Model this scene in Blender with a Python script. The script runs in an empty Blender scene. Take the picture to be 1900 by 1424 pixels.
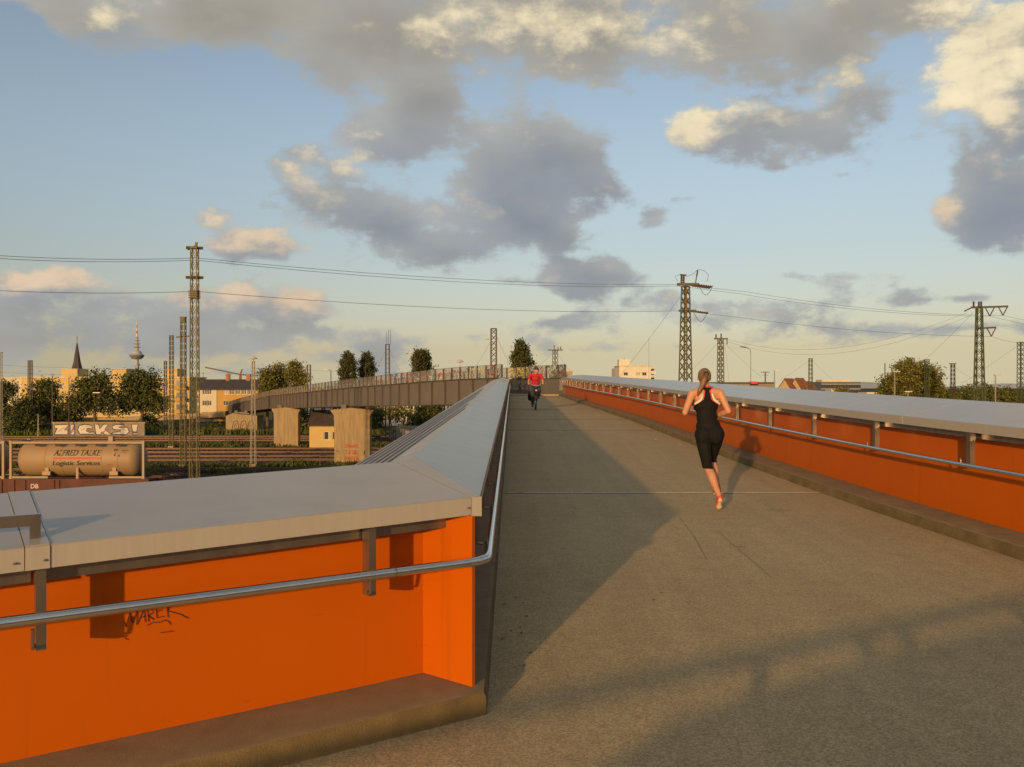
import bpy, bmesh, math, random
import numpy as np
from mathutils import Vector, Matrix, noise as mnoise

random.seed(7)
R = math.radians
SC = bpy.context.scene
COL = SC.collection

# ------------------------------------------------------------------ camera
CZ = 7.6                       # camera height above the rail yard
F, CX, HY = 1645.0, 950.0, 720.0
cam_d = bpy.data.cameras.new('camera')
cam = bpy.data.objects.new('camera', cam_d)
COL.objects.link(cam)
cam.location = (0, 0, CZ)
cam.rotation_euler = (R(90), 0, 0)
cam_d.sensor_width = 36
cam_d.lens = 36 * F / 1900
cam_d.shift_y = 8 / 1900
cam_d.clip_end = 20000
SC.camera = cam

# ------------------------------------------------------------------ light
SUN_AZ, SUN_EL = R(19.4), R(8.4)     # light travels towards +Y, a little to the right
sun_d = bpy.data.lights.new('sun', 'SUN')
sun = bpy.data.objects.new('sun', sun_d)
COL.objects.link(sun)
sun_d.energy = 2.95
sun_d.angle = R(0.8)
sun_d.color = (1.0, 0.60, 0.25)
ldir = Vector((math.sin(SUN_AZ) * math.cos(SUN_EL), math.cos(SUN_AZ) * math.cos(SUN_EL), -math.sin(SUN_EL)))
sun.rotation_euler = ldir.to_track_quat('-Z', 'Y').to_euler()

SC.cycles.max_bounces = 5; SC.cycles.diffuse_bounces = 2; SC.cycles.glossy_bounces = 2; SC.cycles.transparent_max_bounces = 8
SC.view_settings.view_transform = 'Standard'
SC.view_settings.look = 'None'
SC.view_settings.gamma = 1.0
SC.view_settings.use_curve_mapping = False
SC.view_settings.exposure = 0.32

# ------------------------------------------------------------------ sky
world = bpy.data.worlds.new('World')
SC.world = world
world.use_nodes = True
nt = world.node_tree
nt.nodes.clear()
N = nt.nodes.new
def L(a, b): nt.links.new(a, b)
def val(x):
    return x
def math_(op, a, b=None, c=None, clamp=False):
    n = N('ShaderNodeMath'); n.operation = op; n.use_clamp = clamp
    for i, v in enumerate((a, b, c)):
        if v is None: continue
        if isinstance(v, (int, float)): n.inputs[i].default_value = v
        else: L(v, n.inputs[i])
    return n.outputs[0]
def mixc(f, a, b):
    n = N('ShaderNodeMix'); n.data_type = 'RGBA'
    if isinstance(f, (int, float)): n.inputs[0].default_value = f
    else: L(f, n.inputs[0])
    for s, v in ((6, a), (7, b)):
        if isinstance(v, tuple): n.inputs[s].default_value = (*v, 1)
        else: L(v, n.inputs[s])
    return n.outputs[2]
def smooth(x, lo, hi):
    n = N('ShaderNodeMapRange'); n.interpolation_type = 'SMOOTHSTEP'
    L(x, n.inputs[0]); n.inputs[1].default_value = lo; n.inputs[2].default_value = hi
    return n.outputs[0]
def noise_(vec, scale, detail=7, rough=0.55, dist=0.0, out=0):
    n = N('ShaderNodeTexNoise'); L(vec, n.inputs['Vector'])
    n.inputs['Scale'].default_value = scale; n.inputs['Detail'].default_value = detail
    n.inputs['Roughness'].default_value = rough; n.inputs['Distortion'].default_value = dist
    return n.outputs[out]
def vmath(op, a, b=None, c=None, out=0):
    n = N('ShaderNodeVectorMath'); n.operation = op
    for i, v in enumerate((a, b, c)):
        if v is None: continue
        if isinstance(v, tuple): n.inputs[i].default_value = v
        else: L(v, n.inputs[i])
    return n.outputs[out]

SKY_GAIN = 0.126
sky = N('ShaderNodeTexSky'); sky.sky_type = 'NISHITA'; sky.sun_disc = False
sky.sun_elevation = SUN_EL
sky.sun_rotation = R(180) + SUN_AZ
sky.altitude = 100; sky.air_density = 1.0; sky.dust_density = 1.0; sky.ozone_density = 1.0
tc = N('ShaderNodeTexCoord')
sep = N('ShaderNodeSeparateXYZ'); L(tc.outputs['Generated'], sep.inputs[0])
az = math_('ARCTAN2', sep.outputs[0], sep.outputs[1])
el = math_('ARCSINE', sep.outputs[2])
comb = N('ShaderNodeCombineXYZ'); L(az, comb.inputs[0]); L(el, comb.inputs[1])
zfl = math_('MAXIMUM', sep.outputs[2], 0.045)
skv = N('ShaderNodeCombineXYZ'); L(sep.outputs[0], skv.inputs[0]); L(sep.outputs[1], skv.inputs[1]); L(zfl, skv.inputs[2])
skn = vmath('NORMALIZE', skv.outputs[0]); L(skn, sky.inputs[0])
dirv = vmath('MULTIPLY', tc.outputs['Generated'], (1.0, 1.0, 1.7))
warp = noise_(dirv, 7.0, 2, 0.5, out=1)
warp2 = vmath('SUBTRACT', warp, (0.5, 0.5, 0.5))
warpm = vmath('MULTIPLY', warp2, (0.10, 0.05, 0.0))

# cloud map over azimuth and elevation, held in curve nodes: one row of curves per step of elevation
NX_, NR, AZM, ELM = 110, 30, 0.62, 0.43
_az, _el = np.meshgrid(np.linspace(-AZM, AZM, NX_), np.linspace(0.0, ELM, NR))
_px = CX + F * np.tan(_az); _py = HY - F * np.tan(_el) / np.cos(_az)
_rs = np.random.RandomState(12)
_lat = _rs.rand(6, 256, 256)
def _vn(x, y, k):
    xi, yi = np.floor(x).astype(int), np.floor(y).astype(int); fx, fy = x - xi, y - yi
    fx, fy = fx * fx * (3 - 2 * fx), fy * fy * (3 - 2 * fy); g = _lat[k % 6]
    a, b, c, d = g[yi % 256, xi % 256], g[yi % 256, (xi + 1) % 256], g[(yi + 1) % 256, xi % 256], g[(yi + 1) % 256, (xi + 1) % 256]
    return (a * (1 - fx) + b * fx) * (1 - fy) + (c * (1 - fx) + d * fx) * fy
def _fbm(px, py, s, o=4, k0=0):
    v = 0; a = 0.5; t = 0
    for k in range(o):
        v = v + a * _vn(px / s * 2 ** k + 37.1 * k + 60, py / s * 1.25 * 2 ** k + 11.7 * k + 60, k + k0); t += a; a *= 0.55
    return v / t - 0.5
CLOUDS = [(60,-10,150,56,.7),(200,10,180,64,.8),(420,5,260,86,1),(700,30,270,112,1),(690,95,110,62,.75),(1000,30,320,110,1),(1080,110,250,60,.8),
 (1390,45,260,105,1),(1400,135,170,66,.8),(1650,5,220,66,1),(880,120,160,36,.3),
 (775,205,78,72,1),(700,268,120,48,.9),(560,296,80,32,.8),(590,365,112,62,.75),(690,405,170,50,.9),(820,458,180,50,1),(900,398,170,56,1),
 (1000,290,135,66,1),(950,350,120,58,1),(885,250,50,34,.7),(1085,330,70,66,1),(1010,430,74,48,.9),(950,530,110,20,.6),(1085,515,125,34,.9),(620,330,90,50,.6),
 (395,405,60,28,.55),(1215,400,44,24,.6),(1255,360,40,16,.4),
 (1295,242,56,40,1),(1400,238,110,52,1),(1510,232,115,60,1),(1585,188,74,76,1),(1450,290,84,28,.8),(1560,312,86,18,.5),(1700,250,60,30,.3),
 (1895,80,130,110,1),(1830,165,118,80,1),(1880,260,130,95,.8),(1890,350,130,80,1),(1840,400,110,54,1),(1742,393,40,24,1),(1885,455,80,40,.9),(1760,320,50,20,.35),
 (80,535,190,44,.8),(240,560,220,44,.8),(450,572,200,44,.8),(565,562,76,40,.9),(300,625,620,44,.75),(480,455,150,34,.8),(100,600,340,60,.7),(640,640,330,30,.5),
 (1700,548,66,22,.8),(1790,556,60,12,.5),(750,585,80,14,.5),(1350,585,240,44,.8),(1010,598,170,18,.7),(1200,640,320,18,.65),(800,612,260,16,.65),(1560,515,170,34,.42),(1650,650,280,20,.6),(500,680,600,26,.6),(1250,540,80,20,.5),(1420,425,34,18,.5),(1700,612,300,20,.65)]
LIT = [(1040,30,330,110,.85),(195,40,70,44,.8),(550,335,44,38,.9),(650,312,80,34,.7),(590,375,90,50,.45),(480,440,140,34,1),(100,512,150,30,1),(300,530,120,26,.7),(560,552,76,44,1),(430,542,90,26,.9),
 (1288,238,56,42,1.1),(1385,203,70,24,1),(1570,142,66,38,1.1),(1490,190,60,18,.9),(1885,40,130,100,1.3),(1800,130,100,66,1.3),(1870,200,90,44,.9),(1850,300,80,60,.5),(1742,393,42,26,1.1),(1112,358,50,16,.9),
 (915,395,46,18,.6),(745,385,44,12,.6),(1420,425,34,16,.8),(1290,545,80,14,.6),(690,592,120,10,.6),(1400,590,200,24,.35),(130,600,300,40,.25)]
def _blob(L_, px, py):
    f = np.full(px.shape, -1.0)
    wx, wy = 46 * _fbm(px, py, 150, 4, 1), 34 * _fbm(px + 900, py + 300, 150, 4, 2)
    for (bx, by, rx, ry, w) in L_:
        f = np.maximum(f, w * 1.15 - np.hypot((px + wx - bx) / rx, (py + wy - by) / ry))
    return f
def _dens(px, py): return np.clip(_blob(CLOUDS, px, py), -1.2, 0.75) + 1.5 * _fbm(px, py, 120, 5, 3)
_d = _dens(_px, _py)
_edge = np.clip((_d - _dens(_px - 24, _py - 30)) * 1.1, -0.5, 0.8)
_l = np.clip(_blob(LIT, _px, _py), -0.4, 0.9) + 0.9 * _fbm(_px, _py, 60, 4, 2) + 0.55 * _edge
_s = np.clip(_d, 0, 1) * 0.75 - 0.45 * _edge
ROWS = np.clip(np.stack([_d / 3 + 0.5, _l / 2.4 + 0.4, _s * 0.6 + 0.2], -1), 0.0, 1.0)
ROWS = 0.25 * np.roll(ROWS, 1, 1) + 0.5 * ROWS + 0.25 * np.roll(ROWS, -1, 1)
uu = math_('MULTIPLY_ADD', az, 0.5 / AZM, 0.5, clamp=True)
wsx = N('ShaderNodeSeparateXYZ'); L(warpm, wsx.inputs[0])
uu = math_('ADD', uu, math_('MULTIPLY', wsx.outputs[0], 0.12), clamp=True)
tt = math_('MULTIPLY', math_('ADD', el, math_('MULTIPLY', wsx.outputs[1], 0.25)), (NR - 1) / ELM)
cu3 = N('ShaderNodeCombineColor'); [L(uu, cu3.inputs[q]) for q in range(3)]
acc = None
for i_ in range(NR):
    cn = N('ShaderNodeRGBCurve'); L(cu3.outputs[0], cn.inputs['Color'])
    for ch_ in range(3):
        cv = cn.mapping.curves[ch_]
        cv.points[0].location = (0.0, float(ROWS[i_, 0, ch_])); cv.points[1].location = (1.0, float(ROWS[i_, -1, ch_]))
        for q in range(1, NX_ - 1): cv.points.new(q / (NX_ - 1), float(ROWS[i_, q, ch_]))
        for p_ in cv.points: p_.handle_type = 'AUTO'
    cn.mapping.update()
    acc = cn.outputs[0] if acc is None else mixc(math_('SUBTRACT', tt, float(i_ - 1), clamp=True), acc, cn.outputs[0])
sc_ = N('ShaderNodeSeparateColor'); L(acc, sc_.inputs[0])
cov = math_('MULTIPLY_ADD', sc_.outputs[0], 3.0, -1.5)
lit = math_('MULTIPLY_ADD', sc_.outputs[1], 2.4, -0.96)
shd = math_('MULTIPLY_ADD', sc_.outputs[2], 1 / 0.6, -0.2 / 0.6)
n1 = noise_(dirv, 11.0, 3, 0.5)
# the rest of the sky, outside the view, goes on with broken cloud
gen = math_('ADD', math_('MULTIPLY', math_('SUBTRACT', noise_(dirv, 2.4, 2, 0.5), 0.48), 3.4), math_('MULTIPLY', math_('SUBTRACT', n1, 0.5), 1.6))
outside = math_('MAXIMUM', smooth(math_('ABSOLUTE', az), 0.55, 0.64), smooth(el, 0.385, 0.43))
def lerp(f, a, b):
    n = N('ShaderNodeMix'); L(f, n.inputs[0]); 
    for k_, v_ in ((2, a), (3, b)):
        if isinstance(v_, (int, float)): n.inputs[k_].default_value = v_
        else: L(v_, n.inputs[k_])
    return n.outputs[0]
cov = lerp(outside, cov, gen); lit = lerp(outside, lit, math_('MULTIPLY', gen, -0.2)); shd = lerp(outside, shd, math_('MULTIPLY', gen, 0.8))
n3 = noise_(dirv, 30.0, 5, 0.62)
fine = math_('SUBTRACT', n3, 0.5)
dens = math_('MULTIPLY_ADD', fine, 1.5, cov)
alpha = smooth(dens, -0.10, 0.42)
thick = smooth(math_('MULTIPLY_ADD', fine, 0.9, shd), 0.05, 0.75)
litf = smooth(math_('ADD', math_('MULTIPLY_ADD', fine, 2.2, lit), math_('MULTIPLY', math_('SUBTRACT', n1, 0.5), 1.0)), 0.0, 1.15)
hi = smooth(el, 0.20, 0.40)
dark = mixc(hi, (0.215, 0.242, 0.285), (0.320, 0.292, 0.240))
low = smooth(el, 0.13, 0.03)
dark = mixc(low, dark, (0.30, 0.285, 0.25))
thin = mixc(hi, (0.33, 0.34, 0.34), (0.37, 0.36, 0.33))
ccol = mixc(thick, thin, dark)
warmc = mixc(smooth(el, 0.10, 0.33), (0.62, 0.47, 0.33), (0.78, 0.66, 0.43))
ccol = mixc(math_('MULTIPLY', litf, 0.92), ccol, warmc)
vsc = N('ShaderNodeVectorMath'); vsc.operation = 'SCALE'; L(ccol, vsc.inputs[0]); L(math_('MULTIPLY_ADD', math_('ADD', fine, math_('SUBTRACT', n1, 0.5)), 0.45, 1.0), vsc.inputs['Scale']); ccol = vsc.outputs[0]
hz = smooth(el, 0.30, 0.0)
tint = mixc(hz, (1.0, 0.98, 1.0), (0.73, 0.65, 0.655))
hs = N('ShaderNodeHueSaturation'); hs.inputs['Saturation'].default_value = 0.80; hs.inputs['Value'].default_value = 1.0
L(sky.outputs[0], hs.inputs['Color'])
skyc = vmath('MULTIPLY', hs.outputs[0], tint)
skyg = vmath('MULTIPLY', skyc, (SKY_GAIN,) * 3)
CLOUD_GAIN = 0.9
cc = vmath('MULTIPLY', ccol, (CLOUD_GAIN,) * 3)
fin = mixc(math_('MULTIPLY', alpha, 0.95), skyg, cc)
bg = N('ShaderNodeBackground'); L(fin, bg.inputs[0]); bg.inputs[1].default_value = 1.0
wo = N('ShaderNodeOutputWorld'); L(bg.outputs[0], wo.inputs[0])
world.cycles.sampling_method = 'MANUAL'
world.cycles.sample_map_resolution = 512

# ------------------------------------------------------------------ materials
def pm(name, col, rough=0.7, metal=0.0, var=0.15, scale=3.0, bump=0.0, bscale=40.0, spec=0.5, stretch=None, col2=None, detail=5):
    m = bpy.data.materials.new(name); m.use_nodes = True
    t = m.node_tree; b = t.nodes['Principled BSDF']
    b.inputs['Roughness'].default_value = rough; b.inputs['Metallic'].default_value = metal
    b.inputs['Specular IOR Level'].default_value = spec
    tcn = t.nodes.new('ShaderNodeTexCoord'); src = tcn.outputs['Object']
    if stretch:
        mp = t.nodes.new('ShaderNodeMapping'); mp.inputs['Scale'].default_value = stretch
        t.links.new(src, mp.inputs[0]); src = mp.outputs[0]
    nz = t.nodes.new('ShaderNodeTexNoise'); nz.inputs['Scale'].default_value = scale
    nz.inputs['Detail'].default_value = detail; nz.inputs['Roughness'].default_value = 0.6
    t.links.new(src, nz.inputs['Vector'])
    rp = t.nodes.new('ShaderNodeValToRGB')
    c1 = tuple(max(0, c * (1 - var)) for c in col); c2 = col2 or tuple(min(1, c * (1 + var)) for c in col)
    rp.color_ramp.elements[0].position = 0.3; rp.color_ramp.elements[1].position = 0.7
    rp.color_ramp.elements[0].color = (*c1, 1); rp.color_ramp.elements[1].color = (*c2, 1)
    t.links.new(nz.outputs[0], rp.inputs[0]); t.links.new(rp.outputs[0], b.inputs['Base Color'])
    if bump:
        nb = t.nodes.new('ShaderNodeTexNoise'); nb.inputs['Scale'].default_value = bscale; nb.inputs['Detail'].default_value = 4
        t.links.new(tcn.outputs['Object'], nb.inputs['Vector'])
        bn = t.nodes.new('ShaderNodeBump'); bn.inputs['Strength'].default_value = bump; bn.inputs['Distance'].default_value = 0.01
        t.links.new(nb.outputs[0], bn.inputs['Height']); t.links.new(bn.outputs[0], b.inputs['Normal'])
    return m

def deck_material():
    m = bpy.data.materials.new('deck_aggregate'); m.use_nodes = True
    t = m.node_tree; b = t.nodes['Principled BSDF']; b.inputs['Roughness'].default_value = 0.85
    b.inputs['Specular IOR Level'].default_value = 0.25
    tcn = t.nodes.new('ShaderNodeTexCoord').outputs['Object']
    def nz(s, d, r=0.6, vec=None):
        n = t.nodes.new('ShaderNodeTexNoise'); n.inputs['Scale'].default_value = s; n.inputs['Detail'].default_value = d
        n.inputs['Roughness'].default_value = r; t.links.new(vec or tcn, n.inputs['Vector']); return n.outputs[0]
    def ramp(x, p0, c0, p1, c1):
        r = t.nodes.new('ShaderNodeValToRGB'); e = r.color_ramp.elements
        e[0].position, e[1].position = p0, p1; e[0].color = (*c0, 1); e[1].color = (*c1, 1)
        t.links.new(x, r.inputs[0]); return r.outputs[0]
    def mul(a, c):
        x = t.nodes.new('ShaderNodeMix'); x.data_type = 'RGBA'; x.blend_type = 'MULTIPLY'; x.inputs[0].default_value = 1
        t.links.new(a, x.inputs[6]); t.links.new(c, x.inputs[7]); return x.outputs[2]
    vor = t.nodes.new('ShaderNodeTexVoronoi'); vor.inputs['Scale'].default_value = 125
    t.links.new(tcn, vor.inputs['Vector'])
    sepc = t.nodes.new('ShaderNodeSeparateColor'); t.links.new(vor.outputs['Color'], sepc.inputs[0])
    grain = ramp(sepc.outputs[0], 0.1, (0.34, 0.258, 0.136), 0.9, (0.58, 0.445, 0.238))
    broad = ramp(nz(0.55, 5), 0.3, (0.92, 0.91, 0.90), 0.7, (1.04, 1.03, 1.01))
    mid = ramp(nz(6, 6, 0.7), 0.32, (0.92, 0.92, 0.92), 0.68, (1.05, 1.05, 1.05))
    mp = t.nodes.new('ShaderNodeMapping'); mp.inputs['Scale'].default_value = (2.2, 0.12, 1); t.links.new(tcn, mp.inputs[0])
    streak = ramp(nz(2.0, 5, 0.6, mp.outputs[0]), 0.35, (0.94, 0.94, 0.94), 0.62, (1.02, 1.02, 1.02))
    stain = ramp(nz(1.7, 3, 0.5), 0.66, (1, 1, 1), 0.78, (0.88, 0.87, 0.85))
    c = mul(mul(mul(mul(grain, broad), mid), streak), stain)
    t.links.new(c, b.inputs['Base Color'])
    bn = t.nodes.new('ShaderNodeBump'); bn.inputs['Strength'].default_value = 0.35; bn.inputs['Distance'].default_value = 0.003
    t.links.new(vor.outputs['Distance'], bn.inputs['Height']); t.links.new(bn.outputs[0], b.inputs['Normal'])
    return m

def orange_material():
    m = bpy.data.materials.new('orange_paint'); m.use_nodes = True
    t = m.node_tree; b = t.nodes['Principled BSDF']; b.inputs['Specular IOR Level'].default_value = 0.16
    tcn = t.nodes.new('ShaderNodeTexCoord').outputs['Object']
    def nz(s_, d, vec):
        n = t.nodes.new('ShaderNodeTexNoise'); n.inputs['Scale'].default_value = s_; n.inputs['Detail'].default_value = d
        t.links.new(vec, n.inputs['Vector']); return n.outputs[0]
    def mapv(sc):
        mp = t.nodes.new('ShaderNodeMapping'); mp.inputs['Scale'].default_value = sc; t.links.new(tcn, mp.inputs[0]); return mp.outputs[0]
    def ramp(x, p0, c0, p1, c1):
        r = t.nodes.new('ShaderNodeValToRGB'); e = r.color_ramp.elements
        e[0].position, e[1].position = p0, p1; e[0].color = (*c0, 1); e[1].color = (*c1, 1); t.links.new(x, r.inputs[0]); return r.outputs[0]
    def mul(a, c):
        x = t.nodes.new('ShaderNodeMix'); x.data_type = 'RGBA'; x.blend_type = 'MULTIPLY'; x.inputs[0].default_value = 1
        t.links.new(a, x.inputs[6]); t.links.new(c, x.inputs[7]); return x.outputs[2]
    base = ramp(nz(1.1, 4, tcn), 0.3, (0.465, 0.094, 0.001), 0.7, (0.495, 0.104, 0.0015))
    runs = ramp(nz(9, 6, mapv((1.6, 1.6, 0.06))), 0.60, (1, 1, 1), 0.76, (0.86, 0.84, 0.9))
    scuff = ramp(nz(30, 5, mapv((0.25, 0.25, 1.2))), 0.70, (1, 1, 1), 0.78, (0.84, 0.8, 0.9))
    t.links.new(mul(mul(base, runs), scuff), b.inputs['Base Color'])
    rr = t.nodes.new('ShaderNodeMapRange'); rr.inputs[3].default_value = 0.30; rr.inputs[4].default_value = 0.52
    t.links.new(nz(2.5, 6, tcn), rr.inputs[0]); t.links.new(rr.outputs[0], b.inputs['Roughness'])
    bn = t.nodes.new('ShaderNodeBump'); bn.inputs['Strength'].default_value = 0.12; bn.inputs['Distance'].default_value = 0.02
    t.links.new(nz(1.4, 2, tcn), bn.inputs['Height']); t.links.new(bn.outputs[0], b.inputs['Normal'])
    return m

def glass_material(name, tint, alpha):
    m = bpy.data.materials.new(name); m.use_nodes = True
    t = m.node_tree; b = t.nodes['Principled BSDF']
    b.inputs['Base Color'].default_value = (*tint, 1); b.inputs['Roughness'].default_value = 0.12
    nz = t.nodes.new('ShaderNodeTexNoise'); nz.inputs['Scale'].default_value = 2.5
    tcn = t.nodes.new('ShaderNodeTexCoord'); t.links.new(tcn.outputs['Object'], nz.inputs['Vector'])
    mr = t.nodes.new('ShaderNodeMapRange'); mr.inputs[3].default_value = alpha * 0.7; mr.inputs[4].default_value = min(1, alpha * 1.3)
    t.links.new(nz.outputs[0], mr.inputs[0]); t.links.new(mr.outputs[0], b.inputs['Alpha'])
    return m

M = {}
M['deck'] = deck_material()
M['orange'] = orange_material()
M['coping'] = pm('coping_grey_paint', (0.43, 0.385, 0.31), 0.26, 0.22, 0.05, 2.0, spec=0.6)
def stain_coping(m):
    t = m.node_tree; b = t.nodes['Principled BSDF']; src = b.inputs['Base Color'].links[0].from_socket
    tcn = t.nodes.new('ShaderNodeTexCoord').outputs['Object']
    def lay(x, scale, det, p0, p1, c, vec):
        n = t.nodes.new('ShaderNodeTexNoise'); n.inputs['Scale'].default_value = scale; n.inputs['Detail'].default_value = det; t.links.new(vec, n.inputs['Vector'])
        r = t.nodes.new('ShaderNodeValToRGB'); e = r.color_ramp.elements; e[0].position, e[1].position = p0, p1; e[0].color = (1, 1, 1, 1); e[1].color = (*c, 1); t.links.new(n.outputs[0], r.inputs[0])
        k = t.nodes.new('ShaderNodeMix'); k.data_type = 'RGBA'; k.blend_type = 'MULTIPLY'; k.inputs[0].default_value = 1; t.links.new(x, k.inputs[6]); t.links.new(r.outputs[0], k.inputs[7]); return k.outputs[2]
    c = lay(src, 3.0, 8, 0.52, 0.75, (0.91, 0.90, 0.89), tcn); c = lay(c, 45, 3, 0.72, 0.78, (0.85, 0.83, 0.80), tcn)
    t.links.new(c, b.inputs['Base Color'])
stain_coping(M['coping'])
M['fascia'] = pm('coping_edge', (0.36, 0.33, 0.28), 0.5, 0.0, 0.045, 14.0, spec=0.4, stretch=(3, 3, 0.1))
M['slat'] = pm('ribbed_sheet', (0.46, 0.415, 0.345), 0.45, 0.1, 0.12, 3)
M['steel'] = pm('brushed_steel', (0.33, 0.295, 0.245), 0.28, 0.85, 0.18, 12, stretch=(1, 1, 0.2))
M['steel_rail'] = pm('rail_steel', (0.62, 0.62, 0.60), 0.16, 0.95, 0.08, 20)
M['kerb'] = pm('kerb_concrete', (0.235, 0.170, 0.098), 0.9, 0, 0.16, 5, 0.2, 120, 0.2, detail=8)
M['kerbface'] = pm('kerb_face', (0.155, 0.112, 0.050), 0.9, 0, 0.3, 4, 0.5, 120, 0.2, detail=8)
M['under'] = pm('deck_underside', (0.2, 0.2, 0.2), 0.7)
M['joint'] = pm('joint_strip', (0.62, 0.52, 0.36), 0.5, 0.3, 0.2, 8)
M['jointdark'] = pm('joint_gap', (0.05, 0.045, 0.04), 0.9)
M['girder'] = pm('girder_grey_brown', (0.140, 0.120, 0.098), 0.55, 0.0, 0.10, 0.8)
M['girder_dark'] = pm('girder_stiffener', (0.085, 0.068, 0.054), 0.55, 0.0, 0.10, 0.8)
M['post'] = pm('rail_post_brown', (0.10, 0.072, 0.056), 0.5, 0.2, 0.2, 2)
M['glass'] = glass_material('railing_glass', (0.30, 0.29, 0.26), 0.36)
M['concrete'] = pm('pier_concrete', (0.315, 0.235, 0.130), 0.9, 0, 0.22, 1.6, 0.4, 20, 0.2, stretch=(3.5, 3.5, 0.35), detail=8)
M['ballast'] = pm('ballast', (0.105, 0.044, 0.023), 0.95, 0, 0.5, 1.8, 0.8, 6, 0.1, stretch=(0.25, 2.0, 1), detail=10)
M['rust'] = pm('rail_rust', (0.055, 0.026, 0.017), 0.6, 0.3, 0.3, 3)
M['railtop'] = pm('rail_head', (0.10, 0.066, 0.048), 0.4, 0.5, 0.2, 2)
M['sleeper'] = pm('sleeper', (0.055, 0.033, 0.022), 0.9, 0, 0.3, 3)
M['soil'] = pm('soil', (0.09, 0.065, 0.035), 0.95, 0, 0.45, 0.25, 0, 1, 0.1, col2=(0.085, 0.10, 0.035), detail=8)
M['grass'] = pm('grass', (0.075, 0.085, 0.022), 0.8, 0, 0.5, 0.8, spec=0.2)
M['leaf'] = pm('leaf_green', (0.085, 0.095, 0.020), 0.6, 0, 0.45, 0.6, spec=0.3)
M['leaf_dark'] = pm('leaf_dark', (0.050, 0.062, 0.016), 0.6, 0, 0.4, 0.8, spec=0.3)
M['leaf_yel'] = pm('leaf_yellow', (0.17, 0.145, 0.024), 0.6, 0, 0.4, 0.6, spec=0.3)
M['leaf_pop'] = pm('leaf_poplar', (0.070, 0.074, 0.018), 0.6, 0, 0.4, 0.8, spec=0.3)
M['bark'] = pm('bark', (0.11, 0.085, 0.06), 0.95, 0, 0.3, 4)
M['olive'] = pm('mast_olive', (0.085, 0.072, 0.022), 0.6, 0.1, 0.25, 2)
M['mastgreen'] = pm('mast_green', (0.060, 0.075, 0.028), 0.6, 0.1, 0.25, 2)
M['mastgrey'] = pm('mast_brown', (0.062, 0.048, 0.034), 0.6, 0.2, 0.25, 2)
M['mastpale'] = pm('mast_pale', (0.26, 0.225, 0.17), 0.7, 0.0, 0.25, 2)
M['insul'] = pm('insulator_brown', (0.10, 0.045, 0.03), 0.3, 0, 0.2, 5)
M['wire'] = pm('wire', (0.075, 0.08, 0.085), 0.6, 0.3, 0.1, 1)
M['yellow'] = pm('render_yellow', (0.54, 0.39, 0.155), 0.9, 0, 0.10, 0.3)
M['cream'] = pm('render_cream', (0.56, 0.49, 0.34), 0.9, 0, 0.08, 0.3)
M['white'] = pm('render_white', (0.62, 0.57, 0.46), 0.9, 0, 0.06, 0.3)
M['ochre'] = pm('render_ochre', (0.47, 0.275, 0.075), 0.9, 0, 0.12, 0.3)
M['brick'] = pm('brick_red', (0.36, 0.16, 0.06), 0.9, 0, 0.15, 2)
M['roof'] = pm('roof_dark', (0.062, 0.048, 0.042), 0.85, 0, 0.25, 1.2)
M['roofred'] = pm('roof_red', (0.22, 0.085, 0.05), 0.85, 0, 0.3, 1.0)
M['pane'] = pm('window_pane', (0.035, 0.04, 0.045), 0.15, 0, 0.3, 0.8)
M['paneblind'] = pm('window_blind', (0.40, 0.35, 0.27), 0.6, 0, 0.1, 0.8)
M['frame'] = pm('window_frame', (0.6, 0.57, 0.5), 0.6)
M['slate'] = pm('spire_slate', (0.060, 0.046, 0.045), 0.7, 0, 0.3, 0.1)
M['tower'] = pm('tower_concrete', (0.36, 0.36, 0.35), 0.9, 0, 0.06, 0.02)
M['towerdark'] = pm('tower_deck', (0.16, 0.17, 0.18), 0.8)
M['red'] = pm('red_paint', (0.55, 0.06, 0.03), 0.6)
M['graw'] = pm('graffiti_wall', (0.25, 0.20, 0.15), 0.9, 0, 0.2, 0.8)
M['spraywhite'] = pm('spray_white', (0.55, 0.49, 0.40), 0.8, 0, 0.12, 0.9)
M['spraydark'] = pm('spray_dark', (0.05, 0.035, 0.035), 0.8)
M['sprayred'] = pm('spray_red', (0.40, 0.06, 0.03), 0.8, 0, 0.25, 3)
M['sprayyel'] = pm('spray_yellow', (0.50, 0.40, 0.12), 0.8, 0, 0.15, 3)
M['sprayteal'] = pm('spray_teal', (0.13, 0.30, 0.26), 0.8)
M['sprayblue'] = pm('spray_blue', (0.10, 0.12, 0.26), 0.8)
M['spraypink'] = pm('spray_pink', (0.34, 0.19, 0.17), 0.8)
M['spraybrown'] = pm('spray_brown', (0.32, 0.15, 0.09), 0.8)
M['marker'] = pm('marker_black', (0.05, 0.012, 0.004), 0.6)
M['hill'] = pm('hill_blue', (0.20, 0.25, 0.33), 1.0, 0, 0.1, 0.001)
M['lamp'] = pm('lamp_head', (0.55, 0.5, 0.42), 0.5)
M['tank'] = pm('tank_beige', (0.33, 0.265, 0.16), 0.55, 0, 0.18, 1.5, stretch=(2.5, 1, 0.15), col2=(0.34, 0.185, 0.065))
M['tankframe'] = pm('tank_frame', (0.38, 0.31, 0.20), 0.6, 0, 0.2, 2, col2=(0.36, 0.21, 0.10))
M['wagon'] = pm('wagon_red', (0.085, 0.020, 0.009), 0.7, 0, 0.3, 1.5)
M['wagondark'] = pm('wagon_dark', (0.05, 0.035, 0.03), 0.8)
M['letter'] = pm('lettering_black', (0.045, 0.04, 0.035), 0.6)
M['letterred'] = pm('lettering_red', (0.45, 0.06, 0.03), 0.6)
M['letterpale'] = pm('lettering_pale', (0.55, 0.45, 0.38), 0.7)
M['skin'] = pm('skin', (0.52, 0.25, 0.135), 0.55, 0, 0.08, 8)
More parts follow.
